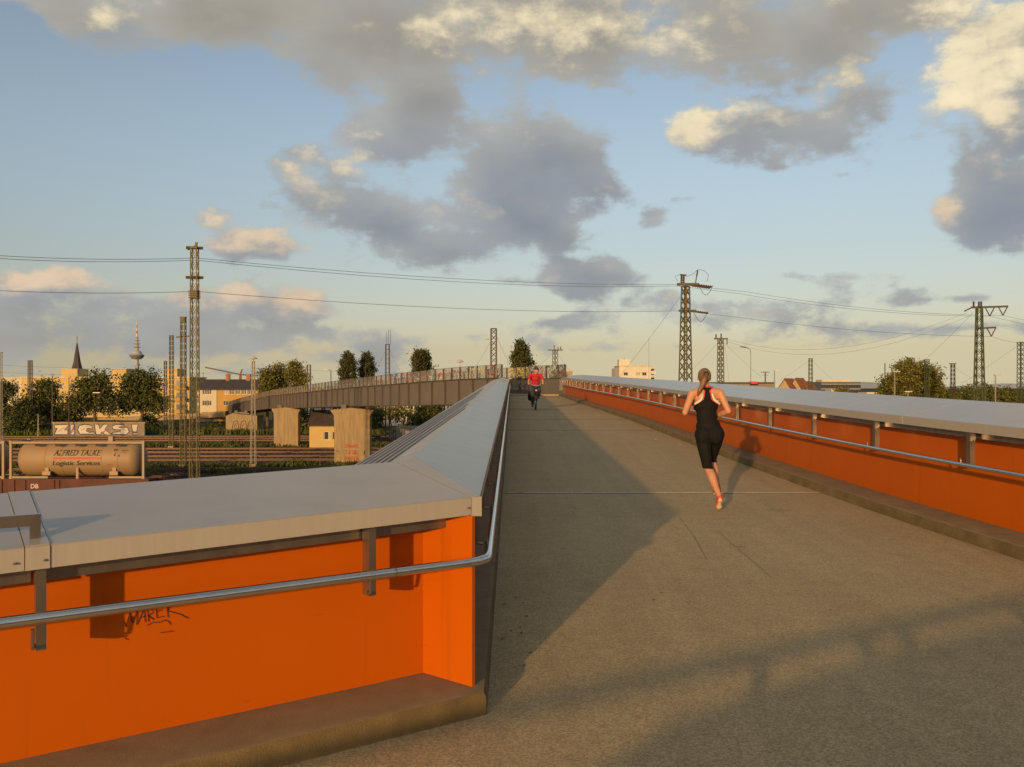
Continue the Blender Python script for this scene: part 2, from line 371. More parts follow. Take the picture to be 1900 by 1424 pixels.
M['hair'] = pm('hair_blond', (0.17, 0.095, 0.04), 0.6, 0, 0.5, 18, stretch=(1, 1, 0.15))
M['black'] = pm('sports_fabric', (0.008, 0.0075, 0.0075), 0.8, 0, 0.3, 8, 0.6, 22, spec=0.2)
M['trimred'] = pm('trim_red', (0.60, 0.05, 0.05), 0.7)
M['trimwhite'] = pm('trim_white', (0.68, 0.60, 0.52), 0.7)
M['shoe'] = pm('shoe_red', (0.62, 0.07, 0.06), 0.6)
M['sole'] = pm('shoe_sole', (0.62, 0.48, 0.30), 0.8)
M['redshirt'] = pm('shirt_red', (0.42, 0.018, 0.022), 0.85, 0, 0.15, 8)
M['jeans'] = pm('trousers_dark', (0.035, 0.045, 0.06), 0.9, 0, 0.2, 8)
M['helmet'] = pm('helmet_dark', (0.03, 0.04, 0.055), 0.5)
M['rubber'] = pm('rubber', (0.015, 0.014, 0.013), 0.85)
M['bikeframe'] = pm('bike_frame', (0.03, 0.035, 0.035), 0.4, 0.3)
M['silver'] = pm('bike_silver', (0.6, 0.6, 0.6), 0.3, 0.8)
M['litter'] = pm('litter', (0.04, 0.03, 0.02), 0.9)
M['scratch'] = pm('scratch_dark', (0.27, 0.215, 0.125), 0.9)
M['litterw'] = pm('litter_pale', (0.6, 0.55, 0.47), 0.9)
M['gable'] = pm('gable_beige', (0.42, 0.31, 0.16), 0.9)
M['office'] = pm('office_dark', (0.10, 0.10, 0.11), 0.4)

# ------------------------------------------------------------------ helpers
def tag(o, label=None, cat=None, group=None, kind=None):
    if label: o['label'] = label
    if cat: o['category'] = cat
    if group: o['group'] = group
    if kind: o['kind'] = kind
    return o

def thing(name, loc, label=None, cat=None, group=None):
    o = bpy.data.objects.new(name, None); COL.objects.link(o)
    o.location = loc; o.empty_display_size = 0.2
    return tag(o, label, cat, group)

def org(o):
    v = Vector((0, 0, 0))
    while o is not None:
        v += o.location; o = o.parent
    return v

class MB:
    def __init__(s): s.v = []; s.f = []; s.m = []; s.cm = 0
    def add(s, vs, fs):
        b = len(s.v); s.v += [tuple(p) for p in vs]
        for f in fs: s.f.append(tuple(i + b for i in f)); s.m.append(s.cm)
        return s
    def box(s, c, d, rz=0):
        x, y, z = d[0] / 2, d[1] / 2, d[2] / 2
        vs = [Vector((a * x, b * y, e * z)) for e in (-1, 1) for a, b in ((-1, -1), (1, -1), (1, 1), (-1, 1))]
        if rz:
            rm = Matrix.Rotation(rz, 3, 'Z'); vs = [rm @ v for v in vs]
        c = Vector(c); vs = [v + c for v in vs]
        return s.add(vs, [(3, 2, 1, 0), (4, 5, 6, 7), (0, 1, 5, 4), (1, 2, 6, 5), (2, 3, 7, 6), (3, 0, 4, 7)])
    def bar(s, p0, p1, w, h=None, up=(0, 0, 1)):
        h = h or w; p0 = Vector(p0); p1 = Vector(p1); d = (p1 - p0)
        if d.length < 1e-6: return s
        d = d.normalized(); u = Vector(up)
        if abs(d.dot(u)) > 0.98: u = Vector((0, 1, 0))
        r = d.cross(u).normalized(); u = r.cross(d).normalized()
        vs = [p + r * a * w / 2 + u * b * h / 2 for p in (p0, p1) for a, b in ((-1, -1), (1, -1), (1, 1), (-1, 1))]
        return s.add(vs, [(0, 1, 2, 3), (7, 6, 5, 4), (4, 5, 1, 0), (5, 6, 2, 1), (6, 7, 3, 2), (7, 4, 0, 3)])
    def tube(s, pts, r, n=8, closed=False):
        pts = [Vector(p) for p in pts]; k = len(pts); b = len(s.v)
        rr = r if isinstance(r, (list, tuple)) else [r] * k
        prev = None
        for i, p in enumerate(pts):
            if closed: d = (pts[(i + 1) % k] - pts[i - 1]).normalized()
            else: d = (pts[min(i + 1, k - 1)] - pts[max(i - 1, 0)]).normalized()
            u = prev if prev is not None else (Vector((0, 0, 1)) if abs(d.z) < 0.9 else Vector((0, 1, 0)))
            a = d.cross(u).normalized(); u = a.cross(d).normalized(); prev = u
            for j in range(n):
                t = 2 * math.pi * j / n
                s.v.append(tuple(p + (a * math.cos(t) + u * math.sin(t)) * rr[i]))
        for i in range(k if closed else k - 1):
            i2 = (i + 1) % k
            for j in range(n):
                j2 = (j + 1) % n
                s.f.append((b + i * n + j, b + i * n + j2, b + i2 * n + j2, b + i2 * n + j)); s.m.append(s.cm)
        if not closed:
            s.f.append(tuple(b + j for j in reversed(range(n)))); s.m.append(s.cm)
            s.f.append(tuple(b + (k - 1) * n + j for j in range(n))); s.m.append(s.cm)
        return s
    def lathe(s, c, prof, n=20):
        b = len(s.v); c = Vector(c)
        for r, z in prof:
            for j in range(n):
                t = 2 * math.pi * j / n
                s.v.append((c.x + r * math.cos(t), c.y + r * math.sin(t), c.z + z))
        for i in range(len(prof) - 1):
            for j in range(n):
                j2 = (j + 1) % n
                s.f.append((b + i * n + j, b + i * n + j2, b + (i + 1) * n + j2, b + (i + 1) * n + j)); s.m.append(s.cm)
        s.f.append(tuple(b + j for j in reversed(range(n)))); s.m.append(s.cm)
        s.f.append(tuple(b + (len(prof) - 1) * n + j for j in range(n))); s.m.append(s.cm)
        return s
    def prism(s, poly, ext):
        n = len(poly); e = Vector(ext); p = [Vector(q) for q in poly]
        vs = p + [q + e for q in p]
        return s.add(vs, [tuple(reversed(range(n))), tuple(range(n, 2 * n))] + [(i, (i + 1) % n, n + (i + 1) % n, n + i) for i in range(n)])
    def strip(s, rows):
        """rows: list of cross-sections (same length); skins them, caps the ends; sections are closed loops"""
        n = len(rows[0]); b = len(s.v)
        for r in rows: s.v += [tuple(p) for p in r]
        for i in range(len(rows) - 1):
            for j in range(n):
                j2 = (j + 1) % n
                s.f.append((b + i * n + j, b + i * n + j2, b + (i + 1) * n + j2, b + (i + 1) * n + j)); s.m.append(s.cm)
        s.f.append(tuple(b + j for j in reversed(range(n)))); s.m.append(s.cm)
        k = len(rows) - 1
        s.f.append(tuple(b + k * n + j for j in range(n))); s.m.append(s.cm)
        return s
    def mesh(s, name, mats, off=Vector((0, 0, 0)), smooth=False, fix=True):
        me = bpy.data.meshes.new(name)
        me.from_pydata([(x - off.x, y - off.y, z - off.z) for x, y, z in s.v], [], s.f)
        for m in (mats if isinstance(mats, (list, tuple)) else [mats]): me.materials.append(M[m])
        if any(s.m): me.polygons.foreach_set('material_index', s.m)
        if fix and len(s.f) < 60000:
            bm = bmesh.new(); bm.from_mesh(me); bmesh.ops.recalc_face_normals(bm, faces=bm.faces); bm.to_mesh(me); bm.free()
        if smooth:
            me.polygons.foreach_set('use_smooth', [True] * len(me.polygons))
            try: me.set_sharp_from_angle(angle=R(40))
            except Exception: pass
        me.update()
        return me
    def build(s, name, mats, parent=None, smooth=False, loc=None, fix=True):
        off = org(parent) if parent is not None else Vector(loc or (0, 0, 0))
        me = s.mesh(name, mats, off, smooth, fix)
        o = bpy.data.objects.new(name, me); COL.objects.link(o)
        if parent is not None: o.parent = parent
        elif loc: o.location = loc
        return o

def inst(me, name, parent, loc, rz=0, scale=None):
    o = bpy.data.objects.new(name, me); COL.objects.link(o); o.parent = parent
    o.location = Vector(loc) - (org(parent) if parent is not None else Vector((0, 0, 0))); o.rotation_euler = (0, 0, rz)
    if scale: o.scale = scale
    return o

def copy_tree(o, parent=None):
    c = o.copy(); COL.objects.link(c); c.parent = parent
    for ch in list(o.children): copy_tree(ch, c)
    return c

def at(px, py, Y):
    return Vector(((px - CX) / F * Y, Y, CZ + (HY - py) / F * Y))
def X(px, Y): return (px - CX) / F * Y
def Z(py, Y): return CZ + (HY - py) / F * Y

def cr(pts, t):
    """Catmull-Rom through (t, values...) knots sorted by t"""
    ks = [p[0] for p in pts]
    if t <= ks[0]: i = 0
    elif t >= ks[-1]: i = len(ks) - 2
    else: i = max(j for j in range(len(ks) - 1) if ks[j] <= t)
    u = (t - ks[i]) / (ks[i + 1] - ks[i])
    res = []
    for c in range(1, len(pts[0])):
        p1, p2 = pts[i][c], pts[i + 1][c]
        m1 = (p2 - pts[i - 1][c]) / (ks[i + 1] - ks[i - 1]) if i > 0 else (p2 - p1) / (ks[i + 1] - ks[i])
        m2 = (pts[i + 2][c] - p1) / (ks[i + 2] - ks[i]) if i + 2 < len(pts) else (p2 - p1) / (ks[i + 1] - ks[i])
        h = ks[i + 1] - ks[i]
        if 0 <= u <= 1:
            res.append((2*u**3 - 3*u*u + 1) * p1 + (u**3 - 2*u*u + u) * h * m1 + (-2*u**3 + 3*u*u) * p2 + (u**3 - u*u) * h * m2)
        elif u < 0: res.append(p1 + m1 * u * h)
        else: res.append(p2 + m2 * (u - 1) * h)
    return res[0] if len(res) == 1 else res

def text_mesh(body, size, shear=0.0, bold=0.0, sx=1.0):
    cu = bpy.data.curves.new('t', 'FONT'); cu.body = body; cu.size = size; cu.shear = shear; cu.offset = bold
    cu.resolution_u = 3
    ob = bpy.data.objects.new('t', cu); COL.objects.link(ob)
    dg = bpy.context.evaluated_depsgraph_get(); dg.update()
    me = bpy.data.meshes.new_from_object(ob.evaluated_get(dg))
    vs = [Vector((v.co.x * sx, v.co.y, 0)) for v in me.vertices]; fs = [tuple(p.vertices) for p in me.polygons]
    bpy.data.objects.remove(ob); bpy.data.curves.remove(cu); bpy.data.meshes.remove(me)
    return vs, fs

def stroke(mb, pts, w, place, th=0.0):
    """flat ribbon through 2-D points, placed by place(u, v) -> Vector"""
    P2 = [Vector(p) for p in pts]; left = []; right = []
    for i, p in enumerate(P2):
        d = P2[min(i + 1, len(P2) - 1)] - P2[max(i - 1, 0)]
        d = d.normalized() if d.length > 0 else Vector((1, 0)); n = Vector((-d.y, d.x)) * w / 2
        left.append(p + n); right.append(p - n)
    b = len(mb.v)
    for l, r in zip(left, right): mb.v += [tuple(place(*l)), tuple(place(*r))]
    for i in range(len(P2) - 1):
        mb.f.append((b + 2*i, b + 2*i + 1, b + 2*i + 3, b + 2*i + 2)); mb.m.append(mb.cm)
# ================================================================== deck, kerbs, parapets
def zd(y):
    if y <= 46: return CZ - 1.68 + 0.022 * y
    u = min(y, 60) - 46
    return CZ - 1.68 + 0.022 * 46 + 0.022 * u * (1 - u / 28)
KK = [(-9, 6.7), (0, 5.25), (4, 4.82), (7.7, 4.45), (10, 4.26), (12.4, 4.14), (16, 4.03), (25, 3.88), (28.5, 3.81), (35, 3.56), (42.7, 3.22), (50, 3.06), (57.2, 3.0)]
def K(y): return cr(KK, y)
WD = Vector((-0.834, -0.552)); WN = Vector((0.552, -0.834))   # along the wing wall, and out of it towards the viewer
F0 = Vector((-0.16, 4.40)); H0 = Vector((-0.12, 4.35)); KC = Vector((-0.12, 4.30))
P1 = Vector((-0.456, 4.55)); P2 = Vector((-0.196, 4.35))
XL = -0.12

# deck: one sheet with thickness, in rows along the bridge
ys = [-9, -6, -3, 0, 1.5, 3, 4.3] + [4.3 + (58 - 4.3) * i / 44 for i in range(1, 45)]
mb = MB()
def left_edge(y):
    if y >= 4.3: return XL - 0.30
    return KC.x + WD.x * (4.3 - y) / 0.552 - 0.30
rows = []
for y in ys:
    rows.append([(left_edge(y), y, zd(y)), (XL * 0.5 + K(y) * 0.5, y, zd(y)), (K(y) + 0.5, y, zd(y)), (K(y) + 0.5, y, zd(y) - 0.35), (left_edge(y), y, zd(y) - 0.35)])
mb.strip(rows)
deck = mb.build('bridge_deck', 'deck'); tag(deck, kind='structure')

# joints across the deck
def joint(y, w, h, parent):
    m = MB()
    m.box(((XL + K(y)) / 2 + 0.02, y, zd(y) + 0.003), (K(y) - XL - 0.06, w, 0.006))
    return m.build('joint_strip', 'joint', parent)
joint(11.96, 0.055, 0.006, deck)
m = MB(); m.box(((XL + K(11.9)) / 2, 11.915, zd(11.915) + 0.002), (K(11.9) - XL - 0.04, 0.02, 0.006)); m.build('joint_gap', 'jointdark', deck)
for jy in (24.0, 29.0, 36.5, 44):
    m = MB(); m.box(((XL + K(jy)) / 2, jy, zd(jy) + 0.002), (K(jy) - XL - 0.04, 0.012, 0.005)); m.build('joint_gap', 'jointdark', deck)
# pale smear at the left end of the joint and a rim of litter by the left kerb
mb = MB()
rnd = random.Random(3)
for i in range(26):
    if i < 16: x, y = XL + 0.05 + abs(rnd.gauss(0, 0.09)), 4.9 + rnd.random() * 1.6
    else: x, y = rnd.uniform(0.0, 3.6), rnd.uniform(5.5, 20)
    s = rnd.uniform(0.003, 0.010); a = rnd.random() * 3.1
    z = zd(y) + 0.004
    mb.add([(x + s * 1.6 * math.cos(a), y + s * 1.6 * math.sin(a), z), (x - s * math.sin(a), y + s * math.cos(a), z + s * 0.7),
            (x - s * 1.6 * math.cos(a), y - s * 1.6 * math.sin(a), z), (x + s * math.sin(a), y - s * math.cos(a), z + s * 0.4)], [(0, 1, 2, 3)])
o = mb.build('leaf_litter', 'litter'); tag(o, 'tiny dark leaf scraps scattered on the deck by the left kerb', 'litter', kind='stuff')
mb = MB()
for px, py, s in ((962, 915, 0.045), (945, 935, 0.012), (1216, 816, 0.03), (1262, 825, 0.03), (1060, 917, 0.012)):
    Y = 2764 / (py - 720 + 36.2); x = X(px, Y)
    for k in range(3):
        dx, dy = rnd.uniform(-s, s), rnd.uniform(-s, s) * 0.4
        mb.box((x + dx, Y + dy, zd(Y) + 0.009), (s * 1.2, s * 0.5, 0.006), rnd.random())
o = mb.build('paper_scrap', 'litterw'); tag(o, 'tiny pale paper scraps lying on the deck', 'litter', kind='stuff')

# kerbs
mb = MB(); rows = []
for i in range(80):
    y = -8 + 65.2 * i / 79
    k = K(y); z = zd(y)
    rows.append([(k, y, z - 0.05), (k + 0.012, y, z + 0.085), (k + 0.03, y, z + 0.112), (k + 0.055, y, z + 0.122), (k + 0.46, y, z + 0.14), (k + 0.46, y, z - 0.05)])
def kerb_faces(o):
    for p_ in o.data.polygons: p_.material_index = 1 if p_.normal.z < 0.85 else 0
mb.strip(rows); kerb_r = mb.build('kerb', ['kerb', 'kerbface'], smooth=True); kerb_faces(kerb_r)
tag(kerb_r, kind='structure')
# left kerb: along the wing wall, round the corner, then along the deck
mb = MB(); rows = []
def kerb_sec(p, n, z):
    q = lambda d, h: (p.x - n.x * d, p.y - n.y * d, z + h)
    return [q(0, -0.05), q(0.006, 0.085), q(0.018, 0.108), q(0.04, 0.117), q(0.55, 0.125), q(0.55, -0.05)]
for t in (7, 5, 3, 2, 1, 0.4):
    p = KC + WD * t; rows.append(kerb_sec(p, WN, zd(p.y)))
bis = (WN + Vector((1, 0))).normalized() / math.cos(0.5 * math.acos(WN.x))
rows.append(kerb_sec(KC, bis, zd(4.3)))
for y in (5, 6, 8, 11, 15, 20, 26, 33, 40, 48, 58):
    rows.append(kerb_sec(Vector((XL, y)), Vector((1, 0)), zd(y)))
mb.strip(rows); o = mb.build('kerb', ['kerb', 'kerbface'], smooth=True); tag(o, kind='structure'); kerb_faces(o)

# ------------------------------------------------------------------ right parapet
par_r = thing('bridge_parapet', (K(8) + 0.4, 8, zd(8)), 'long orange parapet with pale coping along the right edge of the deck', 'parapet', 'orange parapets of the footbridge')
def frange(a, b, step):
    r = []; y = a
    while y < b - 1e-6: r.append(y); y += step
    return r + [b]
CAPJ = [-8, -2, 3.6, 10.0, 16.0, 22, 28, 34, 40, 46, 52, 57.1]
for a, b in zip(CAPJ[:-1], CAPJ[1:]):
    m = MB(); e = MB(); rows = []; er = []
    for y in frange(a + 0.007, b - 0.007, 1.0):
        k = K(y); z = zd(y)
        rows.append([(k + 0.15, y, z + 1.14), (k + 0.90, y, z + 1.32), (k + 0.90, y, z + 1.22), (k + 0.17, y, z + 1.10)])
        er.append([(k + 0.143, y, z + 1.139), (k + 0.160, y, z + 1.1435), (k + 0.163, y, z + 1.05), (k + 0.146, y, z + 1.05)])
    m.strip(rows); m.build('coping', 'coping', par_r)
    e.strip(er); e.build('coping_edge', 'fascia', par_r)
PANJ = [-8, -2, 4, 10.2, 14.3, 18.4, 22.5, 26.8, 31, 35.4, 39.8, 44, 48.5, 53, 57.1]
for a, b in zip(PANJ[:-1], PANJ[1:]):
    m = MB(); rows = []
    for y in frange(a + 0.002, b - 0.002, 1.0):
        k = K(y) + 0.40; z = zd(y)
        rows.append([(k, y, z + 0.10), (k, y, z + 1.135), (k + 0.03, y, z + 1.135), (k + 0.03, y, z + 0.10)])
    m.strip(rows); m.build('panel', 'orange', par_r)
m = MB(); rows = []; rows2 = []; rows3 = []
for y in frange(-8, 57, 1.0):
    k = K(y); z = zd(y)
    rows.append([(k + 0.245, y, z + 0.985), (k + 0.245, y, z + 1.04), (k + 0.265, y, z + 1.04), (k + 0.265, y, z + 0.985)])
    rows2.append([(k + 0.80, y, z - 0.5), (k + 0.89, y, z + 1.25), (k + 0.92, y, z + 1.25), (k + 0.83, y, z - 0.5)])
    rows3.append([(k + 0.17, y, z + 1.07), (k + 0.43, y, z + 1.16), (k + 0.43, y, z + 1.13), (k + 0.17, y, z + 1.045)])
m.strip(rows); m.build('steel_strip', 'steel', par_r)
m = MB(); m.strip(rows2); m.build('outer_panel', 'slat', par_r)
m = MB(); m.tube([(K(y) + 0.06, y, zd(y) + 0.735) for y in frange(-8, 57, 0.8)], 0.022, 10); m.build('handrail', 'steel_rail', par_r, smooth=True)
pb = MB(); pb.box((0, 0, 0.0), (0.055, 0.065, 0.34)); pb.tube([(0, 0, -0.15), (-0.07, 0, -0.165), (-0.10, 0, -0.15), (-0.11, 0, -0.10)], 0.008, 6)
pb.box((0.02, 0.075, 0.145), (0.012, 0.10, 0.035))
post_me = pb.mesh('post', 'steel')
y = 8.77 - 1.95 * 7
while y < 57:
    inst(post_me, 'post', par_r, (K(y) + 0.185, y, zd(y) + 0.89), math.atan(-(K(y + .5) - K(y - .5))))
    y += 1.95
m = MB(); m.box((K(57.15) + 0.42, 57.25, zd(57) + 0.45), (0.30, 0.16, 1.0)); m.build('end_post', 'girder_dark', par_r)

# ------------------------------------------------------------------ left parapet with its wing wall
par_l = thing('bridge_parapet', (-0.35, 4.7, zd(4.5)), 'orange parapet turning a corner on the left, pale coping and steel handrail', 'parapet', 'orange parapets of the footbridge')
def wz(t): return CZ - 0.536 - 0.0285 * t
def wp(t, n=0.0, z=0.0):
    p = F0 + WD * t + WN * n
    return Vector((p.x, p.y, z))
WW = 0.79
B0 = Vector((-0.659, 5.04, CZ - 0.42)); L0 = Vector((-0.572, 5.17, CZ - 0.402)); R0 = Vector((F0.x, F0.y, wz(0)))
S0 = Vector(wp(0.052, 0, wz(0.052)))
def backp(t): 
    p = wp(t, -WW, CZ - 0.425 - 0.0225 * t); return p
def coping_piece(poly, name='coping', mat='coping'):
    m = MB(); m.prism(poly, (0, 0, -0.03)); return m.build(name, mat, par_l)
bt0 = 0.14   # along-wall position of the back mitre
tb0 = (Vector((B0.x, B0.y)) - F0).dot(WD)
T1 = 1.90
coping_piece([S0 + Vector((WD.x, WD.y, 0)) * 0.005, B0 + Vector((WD.x, WD.y, 0)) * 0.005, backp(T1), wp(T1, 0, wz(T1))])
coping_piece([R0, L0, B0, S0])
up = Vector((0, 0, 0.004))
coping_piece([wp(T1 + 0.003, 0.004, wz(T1)) + up, backp(T1 + 0.004) + up, backp(T1 + 0.085) + up, wp(T1 + 0.085, 0.004, wz(T1 + 0.085)) + up])
coping_piece([wp(T1 + 0.088, 0, wz(T1 + .088)), backp(T1 + 0.088), backp(6.5), wp(6.5, 0, wz(6.5))])
# coping edges
def edge_piece(t0, t1, pr=0.0):
    m = MB(); rows = []
    for t in (t0, t1):
        rows.append([wp(t, 0.002 + pr, wz(t) - 0.001), wp(t, 0.010 + pr, wz(t) - 0.004), wp(t, 0.010 + pr, wz(t) - 0.088), wp(t, -0.004, wz(t) - 0.088)])
    m.strip(rows); return m.build('coping_edge', 'fascia', par_l)
edge_piece(0.055, T1); edge_piece(T1 + 0.003, T1 + 0.085, 0.005); edge_piece(T1 + 0.088, 6.5)
m = MB(); m.prism([S0 + Vector((0, 0, -0.002)), R0 + Vector((0.006, -0.006, -0.002)), R0 + Vector((0.006, -0.006, -0.10)), S0 + Vector((0, 0, -0.093))], (WN.x * 0.008, WN.y * 0.008, 0)); m.build('coping_edge', 'fascia', par_l)
for t, dz in ((0.075, 0.05), (T1 + 0.02, 0.055), (T1 + 0.12, 0.055)):
    m = MB(); p = wp(t, 0.018, wz(t) - dz); m.lathe(p - Vector((0, 0, 0.004)), [(0.006, 0), (0.007, 0.004), (0.004, 0.008)], 8); m.build('screw', 'steel', par_l)
# wing panel, return panel
WT = 6.2
def panel_wall(p, q, name='panel', th=0.03, ztop=None):
    n = Vector((q.y - p.y, -(q.x - p.x))).normalized() * -th
    m = MB(); m.prism([(p.x, p.y, zd(p.y) + 0.11), (q.x, q.y, zd(q.y) + 0.11), (q.x, q.y, (ztop or wz(0)) - 0.0), (p.x, p.y, (ztop or wz(0)) - 0.0)], (n.x, n.y, 0))
    return m.build(name, 'orange', par_l)
zt = CZ - 0.60
Pq = P1 + WD * 2.35
m = MB(); m.prism([(P1.x, P1.y, zd(4.5) + 0.11), (Pq.x, Pq.y, zd(Pq.y) + 0.11), (Pq.x, Pq.y, CZ - 0.62), (P1.x, P1.y, CZ - 0.56)], (-WN.x * .03, -WN.y * .03, 0)); panel_w = m.build('panel', 'orange', par_l)
Pr = P1 + WD * WT; Pq2 = P1 + WD * 2.354
m = MB(); m.prism([(Pq2.x, Pq2.y, zd(Pq2.y) + 0.11), (Pr.x, Pr.y, zd(Pr.y) + 0.11), (Pr.x, Pr.y, CZ - 0.68), (Pq2.x, Pq2.y, CZ - 0.60)], (-WN.x * .03, -WN.y * .03, 0)); m.build('panel', 'orange', par_l)
rd = (P2 - P1).normalized(); rn = Vector((rd.y, -rd.x))
m = MB(); m.prism([(P1.x + .0, P1.y, zd(4.5) + 0.105), (P2.x, P2.y, zd(4.4) + 0.105), (P2.x, P2.y, CZ - 0.632), (P1.x, P1.y, CZ - 0.60)], (-rn.x * .022, -rn.y * .022, 0)); m.build('return_panel', 'orange', par_l)
# long coping along the deck, inner slope, ridge, outer ribbed slope
CJ = [5.17, 12.0, 18, 24, 30, 36, 42, 48, 57.5]
for i, (a, b) in enumerate(zip(CJ[:-1], CJ[1:])):
    m = MB(); rows = []
    for j, y in enumerate(frange(a + 0.003, b - 0.003, 3.0)):
        yr = F0.y + 0.004 if (i == 0 and j == 0) else y
        rows.append([(-0.16, yr, zd(yr) + 1.05 - (0.003 if yr < 5 else 0)), (-0.572, y, zd(y) + 1.165), (-0.572, y, zd(y) + 1.135), (-0.165, yr, zd(yr) + 0.965)])
    m.strip(rows); m.build('coping', 'coping', par_l)
    m = MB(); rows = []
    for y in frange(max(a, 5.0), b - 0.003, 3.0):
        rows.append([(-0.574, y, zd(y) + 1.160), (-1.02, y, zd(y) + 1.045), (-1.02, y, zd(y) + 1.015), (-0.574, y, zd(y) + 1.13)])
    m.strip(rows); m.build('outer_coping', 'slat', par_l)
def outer(frac, y, h=0.0):   # point on the outer slope; frac 0 = ridge, 1 = outer edge
    return Vector((-0.574 - 0.446 * frac, y, zd(y) + 1.160 - 0.115 * frac + h))
for k in range(6):
    f0 = 0.97 - 0.115 * k; y0 = 5.06 + (-0.574 - 0.446 * f0 + 0.659) * 0.662; y1 = 27.0 - 3.2 * k
    if k > 3: y1 = 15 - 1.6 * (k - 3)
    m = MB(); p, q = outer(f0, y0, 0.008), outer(max(0.03, 0.62 - 0.10 * k), y1, 0.008)
    m.bar(p, q, 0.016, 0.008); m.build('rib', 'fascia', par_l)
for k in range(6):    # cross ribs on the far part of the coping
    y = 36 + k * 1.7
    m = MB(); m.bar((-0.17, y, zd(y) + 1.063), (-0.56, y + 0.5, zd(y) + 1.172), 0.10, 0.012); m.build('rib', 'slat', par_l)
m = MB(); m.prism([(-1.0, 4.9, zd(5) - 0.5), (-1.0, 57, zd(57) - 0.5), (-1.0, 57, zd(57) + 1.03), (-1.0, 4.9, zd(5) + 1.03)], (0.03, 0, 0)); m.build('outer_panel', 'slat', par_l)
q0, q1 = backp(0.5), backp(6.5)
m = MB(); m.prism([q0 + Vector((0, 0, -0.03)), q1 + Vector((0, 0, -0.03)), Vector((q1.x, q1.y, CZ - 2.2)), Vector((q0.x, q0.y, CZ - 2.2))], (WN.x * .03, WN.y * .03, 0)); m.build('outer_panel', 'slat', par_l)
# long inner panels
LP = [4.62, 9, 13, 17, 21, 25, 29, 33, 37, 41, 45, 49, 53, 57.5]
for a, b in zip(LP[:-1], LP[1:]):
    m = MB(); rows = []
    for y in (a + 0.002, b - 0.002):
        rows.append([(-0.45, y, zd(y) + 0.11), (-0.45, y, zd(y) + 1.08), (-0.48, y, zd(y) + 1.08), (-0.48, y, zd(y) + 0.11)])
    m.strip(rows); m.build('panel', 'orange', par_l)
m = MB(); m.strip([[(-0.255, y, zd(y) + 0.90), (-0.255, y, zd(y) + 0.955), (-0.275, y, zd(y) + 0.955), (-0.275, y, zd(y) + 0.90)] for y in (4.75, 20, 40, 57)]); m.build('steel_strip', 'steel', par_l)
# steel strip, posts and handrail of the wing
def pp(t, d, z):     # t along the wing from the inner corner, d in front of the panel
    p = P1 + WD * t + WN * d
    return Vector((p.x, p.y, z))
for ta, tb in ((-0.055, 1.745), (1.79, 6)):
    m = MB(); m.strip([[pp(t, 0.150, zz - 0.03), pp(t, 0.150, zz + 0.03), pp(t, 0.128, zz + 0.03), pp(t, 0.128, zz - 0.03)] for t, zz in ((ta, CZ - 0.672 - .0285 * ta), (tb, CZ - 0.672 - 0.0285 * tb))]); m.build('steel_strip', 'steel', par_l)
pb = MB(); pb.box((0, 0, 0.0), (0.036, 0.075, 0.36)); pb.tube([(0.012, 0.02, -0.155), (0.03, 0.05, -0.165), (0.034, 0.09, -0.15), (0.034, 0.10, -0.08)], 0.007, 6)
pb.box((0, 0.02, 0.175), (0.20, 0.05, 0.012))
pm2 = pb.mesh('post', 'steel')
ang = math.atan2(-WD.y, -WD.x) + math.pi
for t, dz in ((0.393, 0.0), (1.763, -0.03), (3.13, -0.06), (4.5, -0.09)):
    p = pp(t, 0.205, CZ - 0.79 + dz); o = inst(pm2, 'post', par_l, p, ang)
pb = MB(); pb.box((0, 0, 0.0), (0.075, 0.036, 0.30)); pb.tube([(0, 0, -0.14), (0.07, 0, -0.15), (0.105, 0, -0.13), (0.11, 0, -0.08)], 0.008, 6)
pm3 = pb.mesh('post', 'steel')
y = 5.1
while y < 57:
    inst(pm3, 'post', par_l, (-0.235, y, zd(y) + 0.82)); y += 1.3
hz0 = CZ - 0.845
pts = [Vector((*(H0 + WD * t), hz0 - 0.003 * t)) for t in (6, 4, 2, 1.2, 0.52, 0.12)]
pts += [Vector((*(H0 + WD * 0.05 + Vector((0.0, 0.006))), hz0)), Vector((H0.x - 0.008, H0.y + 0.02, hz0 + 0.003)), Vector((H0.x, H0.y + 0.10, hz0 + 0.006))]
for y in (5.2, 6.5, 8.5, 12, 18, 26, 36, 46, 52, 57): pts.append(Vector((H0.x, y, zd(y) + 0.742)))
m = MB(); m.tube(pts, 0.0225, 12); m.build('handrail', 'steel_rail', par_l, smooth=True)
m = MB(); a = H0 + WD * 0.50; b = H0 + WD * 0.508; m.tube([(a.x, a.y, hz0 - .0015), (b.x, b.y, hz0 - .0015)], 0.0245, 12); m.build('rail_sleeve', 'steel', par_l, smooth=True)
# low steel frame standing on the coping at the far left
fr = thing('steel_barrier', wp(2.2, -0.1, wz(2.2)), 'low flat steel bar frame standing on the coping at far left', 'barrier')
m = MB(); zf = wz(1.9) + 0.085; m.strip([[wp(t, -0.07, zf - 0.022), wp(t, -0.07, zf + 0.022), wp(t, -0.105, zf + 0.022), wp(t, -0.105, zf - 0.022)] for t in (1.925, 6)]); m.build('top_bar', 'steel', fr)
for t in (1.944, 3.9, 5.9):
    m = MB(); p = wp(t, -0.0875, wz(t) + 0.035); m.box(p, (0.036, 0.037, 0.055 + 0.02), ang); m.build('leg', 'steel', fr)
